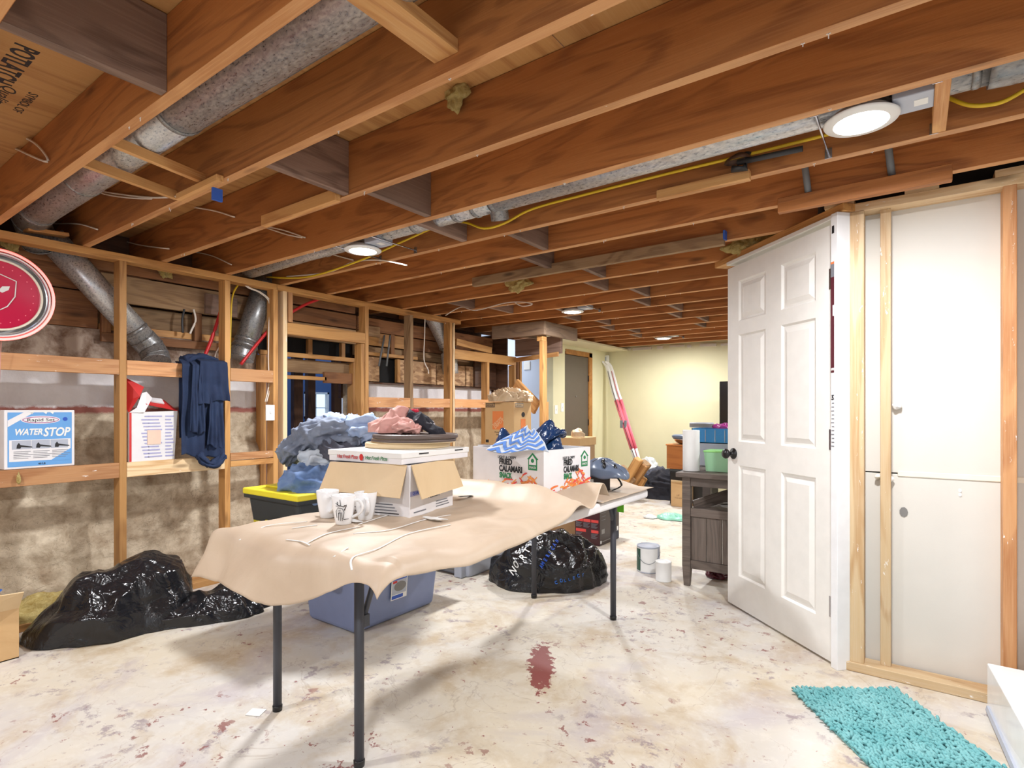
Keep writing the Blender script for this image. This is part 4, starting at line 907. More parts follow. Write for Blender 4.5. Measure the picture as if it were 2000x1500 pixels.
paper('kraft_paper', 2.40, 3.04, -1.98, -1.20, psheet2, 'second flat sheet of brown paper at the far end of the table', 40, 40)
# thin white lines and scraps on the paper
def on_paper(px, py):
    p = at(px, py, z=TZ + .012); return p
random.seed(11)
for i, pts in enumerate((((465, 1045), (520, 1030), (600, 1022)), ((640, 1112), (680, 1092), (740, 1072), (800, 1048), (880, 1028)), ((690, 1048), (760, 1040), (830, 1020), (880, 1010)), ((560, 1055), (590, 1060), (605, 1066)),
                         ((600, 1062), (640, 1045), (700, 1035)), ((640, 1086), (680, 1072)), ((700, 1030), (760, 1010), (790, 1003)), ((570, 1034), (620, 1030)))):
    P = smooth_pts([psheet(*on_paper(x, y).xy, 0, 0) + Vector((0, 0, .0035)) for x, y in pts], 5)
    tag(MB().tube(P, .0035, 6, flat=.35).build('white_line', 'white'), ['thin white line at the near left of the brown paper', 'longest white line along the right side of the paper', 'white line just right of the mugs', 'short forked white line on the paper before the mugs',
        'white line passing in front of the mugs', 'short white dash on the right half of the paper', 'white line below the glove carton', 'faint white line left of the mugs'][i], 'paint line', 'white lines on the brown paper')
for px, py, s_, lab in ((850, 1020, .035, 'torn white paper scrap in front of the glove carton'), (690, 1022, .028, 'torn white paper scrap beside the front mug')):
    p = on_paper(px, py); o = heap('paper_scrap', 'white', (s_ * 1.6, s_ * .6), .006, px % 7, .002, 30, nr=6, na=24, loc=psheet(p.x, p.y, 0, 0) + Vector((0, 0, .003)), warp=.6); tag(o, lab, 'paper')
tg = thing('paper_tag', 'long cream paper strip with black printed end leaning on the paper ridge', 'paper', psheet(*at(915, 985, z=TZ).xy, 0, 0) + Vector((0, 0, .008)), math.radians(68))
box('strip', 'box_white', tg, -.06, .24, -.02, .02, 0, .002, 0, rot=(0, -.17, 0)); box('print_band', 'ink', tg, -.05, .02, -.012, .012, .002, .003, 0)
# ---- mugs
def mug(label, px, py, rz, handle=True):
    o = thing('mug', label, 'mug', (0, 0, 0), rz, 'white mugs on the table'); p = at(px, py, z=TZ + .012); o.location = (p.x, p.y, psheet(p.x, p.y, 0, 0).z + .001)
    MB().lathe([(.0, 0), (.026, 0), (.029, .003), (.034, .03), (.041, .07), (.0445, .108), (.043, .1095), (.041, .107), (.037, .07), (.030, .03), (.022, .01), (0, .009)], 40, cap=False).build('cup', 'gloss_white', o)
    MB().tube(smooth_pts([(.039, 0, .088), (.060, 0, .088), (.072, 0, .066), (.062, 0, .042), (.034, 0, .026)], 6), [.0055] * 25, 10, flat=1.5, up=Vector((0, 1, 0))).build('handle', 'gloss_white', o)
    return o
cam_ang = lambda o: math.atan2(-o.location.y, -o.location.x)
m1 = mug('front white mug with a sketched elk drawing, handle to the right', 671, 1026, 0); m1.rotation_euler.z = cam_ang(m1) + 1.25
m2 = mug('left white mug behind the elk mug, handle towards the viewer', 640, 1012, 0); m2.rotation_euler.z = cam_ang(m2) + .35
m3 = mug('rear white mug between the left and right ones, no handle seen', 686, 1000, 0); m3.rotation_euler.z = cam_ang(m3) + 2.9
m4 = mug('right white mug nearest the glove carton, handle facing forward', 714, 1015, 0); m4.rotation_euler.z = cam_ang(m4) + .1
def mugprint(o, pts, ang, mat='ink'):
    m = MB(); P = [(((.0362 + .085 * .0001) + (z / .11) * .0085 + .0005) * math.cos(ang + x / .04), ((.0362) + (z / .11) * .0085 + .0005) * math.sin(ang + x / .04), z) for x, z in pts]
    return m.tube(P, .0011, 5).build('drawing', mat, o)
a0 = -1.25
for pts in (((-.028, .085), (-.02, .078), (-.008, .074)), ((-.022, .09), (-.02, .078)), ((-.012, .098), (-.01, .076)), ((-.028, .074), (-.008, .074), (.002, .07)), ((.002, .076), (.010, .078), (.008, .068), (.002, .06)), ((-.026, .03), (-.028, .055), (-.02, .068), (-.004, .064), (.002, .05), (-.002, .025)),
            ((-.02, .02), (-.018, .05)), ((-.012, .018), (-.012, .05)), ((-.005, .018), (-.007, .05)), ((.0, .024), (.02, .024)), ((-.02, .055), (-.012, .06), (-.014, .048), (-.02, .045))): mugprint(m1, pts, a0)
for pts in (((.0, .073), (.006, .076), (.010, .074), (.006, .064), (.003, .055)), ((.002, .074), (.008, .07), (.004, .06))): mugprint(m1, pts, a0, 'dark_wood')
mugprint(m2, ((-.02, .03), (-.012, .028)), -1.1); mugprint(m4, ((-.02, .04), (-.008, .038)), -1.15)
# ---- glove carton
gb = thing('glove_carton', 'white glove carton with tan flaps folded down, under the pizza box', 'box', (-1.636, 1.57, TZ + .012), math.radians(12))
W1, D1, H1 = .405, .345, .215
m = MB().box(-W1, 0, 0, D1, 0, .004)
m.box(-W1, 0, 0, .005, 0, H1).box(-W1, 0, D1 - .005, D1, 0, H1).box(-W1, -W1 + .005, .005, D1 - .005, 0, H1).box(-.005, 0, .005, D1 - .005, 0, H1); m.build('body', 'box_white', gb)
MB().add([(-W1 + .005, -.002, H1), (-.012, -.002, H1), (-.008, -.055, H1 - .125), (-W1 - .012, -.05, H1 - .115)], [(0, 1, 2, 3)]).build('front_flap', 'card_light', gb, solid=.005)
MB().add([(.002, .01, H1), (.002, D1 - .005, H1), (.05, D1 + .006, H1 - .125), (.05, .012, H1 - .135)], [(0, 1, 2, 3)]).build('side_flap', 'card_light', gb, solid=.005)
fx = ((0, 1, 0), (0, 0, 1), (.0008, 0, 0)); ff = ((1, 0, 0), (0, 0, 1), (0, -.0008, 0))
decal(rect(.005, .088, D1 - .003, .108), gb, *fx, 'violetgrey', 'band'); text('QUANTITY: 10 BOXES X 100 GLOVES', gb, (0, 1, 0), (0, 0, 1), (.0016, .02, .093), .017, 'bluelabel', fw=.30)
text('MEDIUM', gb, (0, 1, 0), (0, 0, 1), (.001, D1 * .40, .064), .023, 'ink', fw=.085); text('MEDIUM', gb, (1, 0, 0), (0, 0, 1), (-W1 * .62, -.001, .088), .016, 'ink', .9)
for j in range(3): decal(rect(.20, .018 + j * .011, .31 - j * .008, .022 + j * .011), gb, *fx, 'greyink', 'text_line')
decal(rect(.03, .018, .12, .023), gb, *fx, 'greyink', 'text_line')
for j in range(4): decal(rect(-.30, .03 + j * .011, -.22 + j * .004, .033 + j * .011), gb, *ff, 'greyink', 'text_line'); decal(rect(-.17, .014 + j * .012, -.05 - j * .01, .018 + j * .012), gb, *ff, 'greyink' if j else 'ink', 'text_line')
pz = thing('pizza_box', 'flat white pizza box with red and green print lying on the glove carton', 'box', (-1.655, 1.545, TZ + .012 + H1 + .002), math.radians(4))
L2 = .425
MB().box(-L2, 0, 0, L2 + .02, 0, .044).build('tray', 'box_white', pz, .003); box('lid', 'white', pz, -L2 - .004, .004, -.004, L2 + .024, .024, .047, .003)
text('Hot Fresh Pizza', pz, (1, 0, 0), (0, 0, 1), (-L2 * .87, -.0052, .014), .022, 'red', fw=.125, shear=.3); text('Hot Fresh Pizza', pz, (1, 0, 0), (0, 0, 1), (-L2 * .47, -.0052, .014), .022, 'green', fw=.125, shear=.3); decal(ell(-L2 * .52, .022, .011, .014), pz, (1, 0, 0), (0, 0, 1), (0, -.005, 0), 'red', 'tomato')
for yy in (.10, .34): box('tab_slot', 'ink', pz, .003, .0055, yy, yy + .06, .036, .041, 0)
zt = TZ + .012 + H1 + .05
def disc(r, h, x, y, z, mat, lab, mat2=None):
    o = thing('round_board', lab, 'board', (x, y, z), 0, 'round boards on the pizza box'); MB().lathe([(0, 0), (r - .004, 0), (r, .004), (r, h - .004), (r - .004, h), (0, h)], 56, cap=False).build('board', mat, o)
    if mat2: MB().lathe([(r - .006, h), (r + .0015, h - .002), (r + .0015, h - .013), (r - .004, h - .014)], 56, cap=False).build('edge_band', mat2, o)
px_ = at(806, 868, z=zt + .01)
disc(.197, .022, px_.x - .03, px_.y, zt, 'beech', 'pale bare wood round board at the bottom of the stack'); disc(.195, .018, px_.x + .0, px_.y + .01, zt + .0225, 'beech', 'middle round board with dark edge', 'darkdisc')
disc(.198, .019, px_.x + .005, px_.y + .015, zt + .041, 'darkdisc', 'topmost round board, dark brown top')
zt2 = zt + .0605; pc = Vector((px_.x - .04, px_.y + .0, zt2))
def tlab(o, l, c, g=None): return tag(o, l, c, g)
tlab(heap('pink_cloth', 'pinkcloth', (.12, .10), .085, 5, .022, 11, nr=50, na=130, loc=pc + Vector((-.045, -.02, 0)), rz=.4, warp=.25, lumps=((.02, .0, .05, .03),)), 'dusty pink crumpled garment on top of the round boards', 'garment')
bc = thing('black_shorts', 'black cloth with white print and crimson waistband on top of the round boards', 'garment', pc)
o = heap('cloth', 'printcloth', (.115, .055), .045, 4, .02, 12, nr=40, na=100, parent=bc, loc=(.075, .03, .028), rz=.15); o.rotation_euler = (-.1, .52, .25)
garment('waistband', [(-.022, .0, .085), (.0, .03, .098), (.012, .06, .098)], [.02, .024, .02], .014, 'redcloth', bc, 2, .006, 14)
tlab(garment('pink_sleeve', [pc + Vector((.0, -.06, .03)), pc + Vector((.06, -.05, .028)), pc + Vector((.10, -.01, .012))], [.04, .045, .03], .018, 'pinkcloth', None, 8, .016, 12), 'pink sleeve trailing under the black cloth', 'garment')
# ---- calamari snack carton
cc_ = thing('snack_carton', 'open white FRIED CALAMARI SNACK carton on the table', 'box', (-1.425, 2.235, TZ + .012), math.radians(-6.8))
W3, D3, H3 = .485, .385, .243
m = MB().box(-W3, 0, 0, D3, 0, .004); m.box(-W3, 0, 0, .005, 0, H3).box(-W3, 0, D3 - .005, D3, 0, H3).box(-W3, -W3 + .005, .005, D3 - .005, 0, H3).box(-.005, 0, .005, D3 - .005, 0, H3).build('body', 'box_white', cc_)
def snack(right, up, org, wd, k):
    def T(s, x, y, sz, mat, sx=1, bold=.0, al='LEFT', sh=0):
        o = Vector(org) + Vector(right) * x + Vector(up) * y + Vector(right).cross(Vector(up)) * .0014; return text(s, cc_, right, up, o, sz, mat, 1, align=al, bold=bold, shear=sh, fw=sx)
    T('LIGHT & CRISPY', wd * .38, .192, .019, 'ink', .125 / .485 * wd); T('FRIED', wd * .40, .162, .040, 'ink', .088 / .485 * wd, .0014); T('CALAMARI', wd * .40, .127, .042, 'ink', .155 / .485 * wd, .0014); T('SNACK', wd * .405, .094, .038, 'green', .085 / .485 * wd, .0014)
    # house badge
    x0, y0 = wd * .86, .185
    decal([(x0 - .028, y0 + .012), (x0 - .028, y0 - .04), (x0 + .028, y0 - .04), (x0 + .028, y0 + .012), (x0 + .036, y0 + .012), (x0, y0 + .044), (x0 - .036, y0 + .012)], cc_, right, up, org, 'green', 'badge')
    n_ = Vector(right).cross(Vector(up)); org2 = Vector(org) + n_ * .0007
    decal([(x0 - .022, y0 + .01), (x0 - .022, y0 - .014), (x0 + .022, y0 - .014), (x0 + .022, y0 + .01), (x0, y0 + .033)], cc_, right, up, org2, 'box_white', 'badge_window'); decal(ell(x0, y0 + .006, .010, .010, 14), cc_, right, up, org2 + n_ * .0005, 'green', 'badge_mark')
    T('SNACK', x0 - .021, y0 - .032, .016, 'white', .042)
    # heap of orange fried strips along the bottom
    random.seed(5 + k)
    def rib(n, xa, xb, ya, yb, mats):
        for i in range(n):
            x = random.uniform(xa, xb); y = ya + (yb - ya) * random.random() * (1 - abs((x - (xa + xb) / 2) / ((xb - xa) / 2)) ** 2 * .6); a = random.uniform(-.9, .9); l = random.uniform(.015, .035)
            c_, s__ = math.cos(a) * l, math.sin(a) * l; q = .003
            decal([(x - c_, y - s__ - q), (x + c_, y + s__ - q), (x + c_, y + s__ + q), (x, y + q * 2.4), (x - c_, y - s__ + q)], cc_, right, up, Vector(org) + n_ * random.uniform(.0002, .0009), random.choice(mats), 'fried_strip')
    rib(60, wd * .08, wd * .95, .006, .092, ('orange', 'amber', 'coral', 'amber')); rib(40, wd * .58, wd * .97, .02, .125, ('orange', 'amber', 'coral'))
    return T
snack((1, 0, 0), (0, 0, 1), (-W3, -.0008, 0), W3, 1); snack((0, 1, 0), (0, 0, 1), (.0008, 0, 0), D3, 2)
# contents: navy bag and chevron cloth
nb = tlab(heap('navy_bag', 'navybag', (.20, .15), .10, 9, .025, 6, nr=50, na=110, crisp=True, loc=(-1.63, 2.42, TZ + .17), warp=.1, lumps=((.13, .02, .08, .10), (-.13, -.06, .05, .12), (.05, .06, .08, .07))), 'navy blue plastic bag bulging out of the snack carton', 'bag')
garment('bag_fold', [(.10, -.12, .07), (.15, -.02, .16), (.12, .1, .15)], [.02, .05, .03], .012, 'navybag', nb, 3, .012)
# chevron fabric: zigzag strips follow a draped triangle
cv = thing('chevron_cloth', 'blue and white chevron fabric folded over the front of the snack carton', 'cloth', (-1.575, 2.275, TZ + .245))
def cvp(u, v):   # u across, v down
    w_ = .035 + .34 * v; x = (u - .5) * w_ + .02 - .02 * v; z = .115 - .115 * v + .012 * math.sin(u * 6 + v * 3); y = .05 - .10 * v - .03 * math.cos((u - .5) * 3) + .008 * noise.noise(Vector((u * 5, v * 5, 1)))
    return Vector((x + .0, y, z))
MB().grid(cvp, 40, 30).build('cloth', 'denim_pale', cv, solid=.003)
for i in range(5):
    v0 = .10 + i * .20
    def zz(u, v, v0=v0):
        vv = v0 + (abs(((u * 3.5) % 1) - .5) * 2 - .5) * .17 + v * .10; return cvp(u * .96 + .02, min(vv, .995)) + Vector((0, -.004, .002))
    MB().grid(zz, 90, 3, False).build('chevron_stripe', 'chevblue', cv)
# ---- helmet at far end of table
hp = at(1180, 925, z=TZ + .10)
hb = thing('small_box', 'small dark box under the bicycle helmet at the far table end', 'box', (hp.x - .06, hp.y + .03, TZ + .010), .5); box('body', 'boxdark', hb, -.09, .07, -.06, .06, 0, .075, .003); box('label', 'white', hb, -.08, -.02, -.0612, -.06, .01, .06, 0)
hm = thing('bike_helmet', 'slate blue bicycle helmet resting at the far end of the table', 'helmet', (hp.x, hp.y, TZ + .088), math.radians(-20))
def hel(u, v):
    a = u * 2 * PI; b = v * PI / 2; rx, ry, rz_ = .145, .095, .095
    x = rx * math.cos(a) * math.cos(b); y = ry * math.sin(a) * math.cos(b); z = rz_ * math.sin(b) * (1 - .25 * max(0, math.cos(a)))
    if math.cos(a) > .0: x *= 1 + .12 * math.cos(a)
    g2 = .006 * math.cos(a * 6) * math.cos(b)
    return Vector((x, y, z - g2 - .02 * (1 - v) * 0))
MB().grid(hel, 64, 20).build('shell', 'helmet', hm, solid=.008)
for (a, b) in ((200, 35), (235, 38), (270, 40), (305, 42), (340, 36), (250, 62), (300, 62), (180, 55)):
    a, b = math.radians(a), math.radians(b); v = Vector((.147 * math.cos(a) * math.cos(b), .097 * math.sin(a) * math.cos(b), .095 * math.sin(b)))
    o = MB().lathe([(0, 0), (.011, .0), (.012, .003), (0, .004)], 14, cap=False).build('vent', 'black', hm, loc=v); o.scale = (1.6, .8, 1); o.rotation_euler = v.to_track_quat('Z', 'X').to_euler()
MB().lathe([(.095, 0), (.1, .01)], 40, cap=False).build('rim', 'navybag', hm).scale = (1.45, .95, 1)
garment('strap', [(.10, 0, .0), (.12, .01, -.04), (.08, -.02, -.07)], .008, .003, 'black', hm, 2, .001)
cl = thing('clip_scrap', 'small clear clip and dark scrap on the paper right of the snack carton', 'scrap', at(1178, 958, z=TZ + .012)); box('clip', 'white', cl, -.02, .02, -.008, .008, 0, .008, .003); box('dark_strip', 'ink', cl, -.06, -.015, -.004, .004, 0, .003, .001)
# ================================================================ TOTES AND LAUNDRY BEHIND THE TABLE
def tote(name, lab, loc, rz, w_, d, h, mat, lidmat=None, taper=.035, lid_h=.03):
    """corner origin: w_ towards -x, d towards +y"""
    o = thing(name, lab, 'storage tote', loc, rz)
    t = taper; m = MB().add([(-w_ + t, t, 0), (-t, t, 0), (-t, d - t, 0), (-w_ + t, d - t, 0), (-w_, 0, h), (0, 0, h), (0, d, h), (-w_, d, h)], [(3, 2, 1, 0), (4, 5, 6, 7), (0, 1, 5, 4), (1, 2, 6, 5), (2, 3, 7, 6), (3, 0, 4, 7)])
    m.build('body', mat, o, .03, 4)
    m = MB().box(-w_ - .012, .012, -.012, d + .012, h - .02, h + .004); m.build('rim', mat, o, .006)
    if lidmat:
        MB().box(-w_ - .016, .016, -.016, d + .016, h, h + lid_h).build('lid', lidmat, o, .008, 3)
        m = MB(); 
        for (a, b, c_, e) in ((.12, .88, .1, .45), (.12, .88, .55, .9)): m.box(-w_ * b, -w_ * a, d * c_, d * e, h + lid_h, h + lid_h + .012)
        m.build('lid_panel', lidmat, o, .006)
    return o
t1 = tote('storage_tote', 'grey-blue plastic tote with a product sticker under the near part of the table', (-2.36, 1.87, 0), 0, .47, .66, .37, 'greytote', 'greytote', .03, .02)
k_ = ((0, .999, 0), (.08, 0, 1), (-.0045, .33, .18))
decal(rect(-.07, -.06, .05, .07), t1, *k_, 'white', 'sticker'); k2 = ((0, .999, 0), (.08, 0, 1), (-.0037, .33, .18)); decal(rect(-.064, -.03, .044, .05), t1, *k2, 'lightgrey', 'photo'); decal(ell(-.005, .012, .045, .028, 20), t1, (0, 1, 0), (.08, 0, 1), (-.0029, .33, .18), 'midgrey', 'photo_tote')
decal(rect(-.064, .05, .044, .064), t1, *k2, 'bluelabel', 'band'); decal(rect(-.064, -.055, .02, -.035), t1, *k2, 'bluelabel', 'band'); decal(rect(-.06, .035, -.03, .048), t1, (0, 1, 0), (.08, 0, 1), (-.0029, .33, .18), 'red', 'logo')
t2 = tote('storage_tote', 'black tote with bright yellow lid, stacked left of the jeans', (-2.44, 1.60, .395), 0, .47, .72, .345, 'blacktote', 'yellow', .04, .032)
for j in range(8): box('warning_tick', 'yellow', t2, -.40 + j * .012, -.395 + j * .012, .0, .003, .20, .212, 0)
box('latch', 'yellow', t2, -.26, -.2, -.02, -.01, .19, .23, .003)
# tool tote
t3 = thing('tool_tote', 'light grey ribbed plastic crate with blue label behind the table legs', 'storage tote', (-2.55, 3.02, 0))
MB().add([(-.36, .02, 0), (-.02, .0, 0), (-.0, .02, 0), (0, .62, 0), (-.36, .62, 0), (-.38, .0, .34), (-.03, -.02, .34), (.02, .02, .34), (.02, .64, .34), (-.38, .64, .34)], [(4, 3, 2, 1, 0), (5, 6, 7, 8, 9), (0, 1, 6, 5), (1, 2, 7, 6), (2, 3, 8, 7), (3, 4, 9, 8), (4, 0, 5, 9)]).build('body', 'lightgrey', t3, .02, 3)
MB().box(-.37, -.05, -.035, .0, .04, .30).build('front_panel', 'midgrey', t3, .012); box('corner_post', 'lightgrey', t3, -.10, -.03, -.05, .01, .0, .33, .01); box('corner_post', 'lightgrey', t3, -.37, -.31, -.045, .0, .02, .33, .01)
box('label', 'lightgrey', t3, -.30, -.12, -.041, -.035, .15, .27, .004); box('label_print', 'royal', t3, -.29, -.13, -.044, -.040, .16, .26, .003); text('TOTE', t3, (1, 0, 0), (0, 0, 1), (-.25, -.0446, .18), .03, 'white'); box('lid', 'lightgrey', t3, -.40, .03, -.05, .66, .335, .36, .01)
# laundry pile
LX, LY, LZ = -2.58, 1.93, .775
def G(label, pts, wd, th, mat, seed, fold=.024, freq=10, nm='jeans', **k):
    k.setdefault('nseg', 26); k.setdefault('seg', 72)
    o = thing(nm, label, 'garment', (LX, LY, LZ), 0, 'clothes in the laundry pile'); garment('cloth', pts, wd, th, mat, o, seed, fold, freq, **k); return o
R_ = Vector((C_, S_, 0)); Fw = Vector((-S_, C_, 0))   # across and away axes for the pile
def L(a, b, z): return tuple(R_ * a + Fw * b + Vector((0, 0, z)))
j0 = G('rolled mid-blue jeans at the lower left of the laundry pile', [L(-.20, -.10, .03), L(-.05, -.16, .01), L(.10, -.12, .03)], [.10, .12, .10], [.10, .105, .10], 'denim', 3, .02)
G('dark blue jeans with white stitching, lower right of the pile', [L(.12, -.06, -.04), L(.20, -.02, .02), L(.26, .02, .06)], [.08, .1, .08], [.1, .13, .12], 'denim_dark', 8, .03)
G('red and navy striped cloth under the blue jeans', [L(-.22, -.06, -.09), L(-.12, -.12, -.09), L(.02, -.14, -.09)], [.03, .04, .03], .02, 'denim_dark', 9, .012, nm='striped_cloth')
garment('red_band', [L(-.17, -.135, -.075), L(-.1, -.165, -.08), L(-.04, -.175, -.085)], .012, .012, 'redcloth', bpy.data.objects['striped_cloth'], 2, .004)
G('washed pale jeans leg hanging out in the middle of the pile', [L(-.17, -.06, .13), L(-.06, -.09, .13), L(.06, -.08, .10), L(.12, -.06, .06)], [.05, .08, .07, .05], [.045, .06, .05, .03], 'denim_pale', 5, .022)
G('charcoal cloth draped down the right of the laundry pile', [L(.0, -.04, .24), L(.08, -.09, .18), L(.15, -.11, .10), L(.17, -.12, .02)], [.09, .12, .12, .06], [.04, .05, .05, .03], 'charcoal', 11, .02, 7, nm='charcoal_cloth')
G('grey-blue jeans stretched over the top left of the pile', [L(-.27, -.03, .13), L(-.19, -.05, .22), L(-.08, -.06, .285), L(.05, -.04, .29), L(.14, .0, .26)], [.05, .07, .09, .09, .07], [.05, .06, .07, .07, .06], 'denim_grey', 2, .026)
G('light blue jeans with a fly buckle on top of the pile', [L(-.14, .04, .29), L(-.02, .02, .33), L(.08, -.03, .31), L(.17, -.04, .32), L(.22, .02, .27)], [.06, .08, .09, .08, .06], [.05, .05, .06, .06, .05], 'denim_light', 6, .026)
G('mid blue jeans folded at the back of the pile', [L(-.12, .10, .18), L(.02, .10, .24), L(.16, .08, .22), L(.24, .05, .16)], [.1, .12, .12, .1], [.12, .1, .1, .1], 'denim', 12, .03)
# ---- moving boxes at the back
def ubox(name, lab, loc, rz, w_, d, h, mat, cat='box'):
    o = thing(name, lab, cat, loc, rz); box('body', mat, o, -w_, 0, 0, d, 0, h, .004); return o
pb = at(1001, 870, x=-2.92); Zb = pb.z
b0 = ubox('moving_box', 'white moving box under the big brown moving box', (-2.90, 4.02, .62), math.radians(6), .36, .36, Zb - .62, 'box_white')
b1 = ubox('moving_box', 'closed cardboard box at floor level under the moving boxes', (-2.88, 4.0, 0), math.radians(4), .42, .4, .615, 'card')
b2 = ubox('moving_box', 'brown moving box with orange square logos and crumpled paper on top', (-2.86, 4.0, Zb + .002), math.radians(-2), .335, .26, .385, 'card')
ff = ((1, 0, 0), (0, 0, 1), (0, -.0008, 0)); fx = ((0, 1, 0), (0, 0, 1), (.0008, 0, 0))
decal(rect(-.245, .14, -.12, .305), b2, *ff, 'homeorange', 'logo_square'); text('THE HOME', b2, (.8, 0, .6), (-.6, 0, .8), (-.236, -.0016, .165), .03, 'card_light', fw=.125); text('DEPOT', b2, (.8, 0, .6), (-.6, 0, .8), (-.212, -.0016, .145), .04, 'card_light', fw=.125)
decal(rect(-.325, .34, -.22, .378), b2, *ff, 'ink', 'frame'); decal(rect(-.32, .345, -.225, .373), b2, (1, 0, 0), (0, 0, 1), (0, -.0014, 0), 'card_dark', 'frame_fill'); text('MEDIUM', b2, (1, 0, 0), (0, 0, 1), (-.315, -.0022, .35), .022, 'ink', .95)
text('Moving', b2, (1, 0, 0), (0, 0, 1), (-.22, -.001, .11), .02, 'ink'); text('Box', b2, (1, 0, 0), (0, 0, 1), (-.2, -.001, .088), .018, 'ink'); decal(rect(-.325, .02, -.29, .045), b2, *ff, 'ink', 'mark')
decal(rect(.10, .10, .17, .235), b2, *fx, 'homeorange', 'logo_square'); decal(rect(.02, .34, .135, .378), b2, *fx, 'greyink', 'frame'); decal(rect(.024, .345, .13, .373), b2, (0, 1, 0), (0, 0, 1), (.0014, 0, 0), 'card_light', 'frame_fill'); text('MEDIUM', b2, (0, 1, 0), (0, 0, 1), (.0022, .032, .35), .022, 'greyink', .9)
decal(ell(.135, .275, .026, .022), b2, *fx, 'ink', 'hand_mark'); text('DEPOT', b2, (0, .8, .6), (0, -.6, .8), (.0016, .115, .125), .02, 'card_light')
tlab(heap('packing_paper', 'kraft2', (.19, .13), .08, 7, .06, 13, nr=70, na=170, crisp=True, loc=(-3.0, 4.12, Zb + .389), rz=.6, warp=.2), 'crumpled brown packing paper heaped on the moving box', 'paper')
b3 = ubox('flat_box', 'flat tan carton with scraps behind the snack carton', (-2.48, 4.5, .0), 0, .37, .3, at(1130, 868, x=-2.3).z, 'card_dark')
box('lid_rim', 'card', b3, -.43, .01, -.01, .31, b3.children[0].location.z * 2 - .04, b3.children[0].location.z * 2 + .035, .004)
tlab(heap('brown_scrap', 'kraft2', (.06, .05), .07, 3, .02, 14, nr=18, na=50, loc=(-2.54, 4.58, 1)), 'tan paper wad on the flat carton', 'paper').location.z = at(1130, 868, x=-2.3).z + .035
# ================================================================ UNDER AND BEYOND THE TABLE
bb = tag(heap('bin_bag', 'bag', (.385, .27), .32, 21, .05, 4.6, 2.0, 90, 210, crisp=True, loc=(-2.06, 3.30, 0), rz=TH + .0, warp=.12, lumps=((-.1, -.02, .13, .03),)), 'full black bin bag with printed white and blue lettering under the table', 'rubbish bag')
def onbag(o, s, a0, h0, a1, h1, size, mat, n_):
    """letters laid over the bag's surface, one by one"""
    pass
dg = bpy.context.evaluated_depsgraph_get(); dg.update()
def surf(o, px, py):
    """point and normal where the sight line through (px,py) meets the bag: where the print sits on its skin"""
    d = (at(px, py, z=0) - Vector((0, 0, HC))).normalized(); mi = o.matrix_basis.inverted(); org = mi @ Vector((0, 0, HC)); dr = (mi.to_3x3() @ d).normalized()
    from mathutils.bvhtree import BVHTree
    if 'b' not in surf.__dict__: surf.b = BVHTree.FromPolygons([v.co[:] for v in o.data.vertices], [p.vertices[:] for p in o.data.polygons])
    h = surf.b.ray_cast(org, dr)
    return (h[0], h[1]) if h[0] else None
for s, p0_, p1_, sz, mt in (('NORTHA', (1003, 1125), (1052, 1056), .07, 'white'), ('AMERICAN', (1058, 1112), (1088, 1062), .035, 'bluelabel'), ('COLLECT', (1085, 1140), (1135, 1126), .030, 'royal'), ('BAG', (1022, 1078), (1036, 1064), .03, 'lightgrey')):
    pts = [(p0_[0] + (p1_[0] - p0_[0]) * i / (len(s) - 1), p0_[1] + (p1_[1] - p0_[1]) * i / (len(s) - 1)) for i in range(len(s))]; hs = [surf(bb, *p) for p in pts]
    for i, h in enumerate(hs):
        if not h: continue
        h2 = hs[min(i + 1, len(hs) - 1)] or h; h1 = hs[max(i - 1, 0)] or h
        r_ = (h2[0] - h1[0]); nn = h[1]
        if r_.length < 1e-5: continue
        r_ = (r_ - nn * r_.dot(nn)).normalized(); up_ = nn.cross(r_)
        text(s[i], bb, r_, up_, h[0] + nn * .009, sz, mt, .85, bold=.001)
rb = thing('printed_carton', 'dark maroon appliance carton with red printed panels behind the table legs', 'box', (-2.215, 4.38, 0), 0)
hR = .44; box('body', 'boxdark', rb, -.245, 0, 0, .39, 0, hR, .004); decal(rect(-.244, .004, -.001, hR - .003), rb, *ff, 'boxmaroon', 'front_panel')
f3 = ((1, 0, 0), (0, 0, 1), (0, -.0016, 0))
for (x, z) in ((-.235, .20), (-.160, .20), (-.083, .20), (-.235, .11), (-.083, .11)):
    decal(rect(x, z, x + (.10 if (x < -.2 and z < .15) else .07), z + .025), rb, *f3, 'coral', 'red_panel')
    for j in range(5): decal(rect(x, z - .012 - j * .009, x + .062 - (j % 3) * .01, z - .008 - j * .009), rb, *f3, 'greyink', 'text_line')
for j in range(6): decal(rect(-.235, .29 + j * .016, -.06 + (j % 3) * .012, .295 + j * .016), rb, *f3, 'lightgrey', 'text_line')
text('GARAGE', rb, (1, 0, 0), (0, 0, 1), (-.17, -.0016, .02), .018, 'white'); 
for j in range(3): decal(rect(.03, .28 - j * .03, .11, .283 - j * .03), rb, *fx, 'greyink', 'text_line')
decal(rect(.03, .10, .09, .14), rb, *fx, 'midgrey', 'figure'); decal(rect(.34, .08, .37, .12), rb, *fx, 'white', 'recycle_mark'); decal(rect(.01, .02, .03, .045), rb, *fx, 'white', 'recycle_mark'); decal(rect(.04, .03, .3, .036), rb, *fx, 'midgrey', 'stripe')
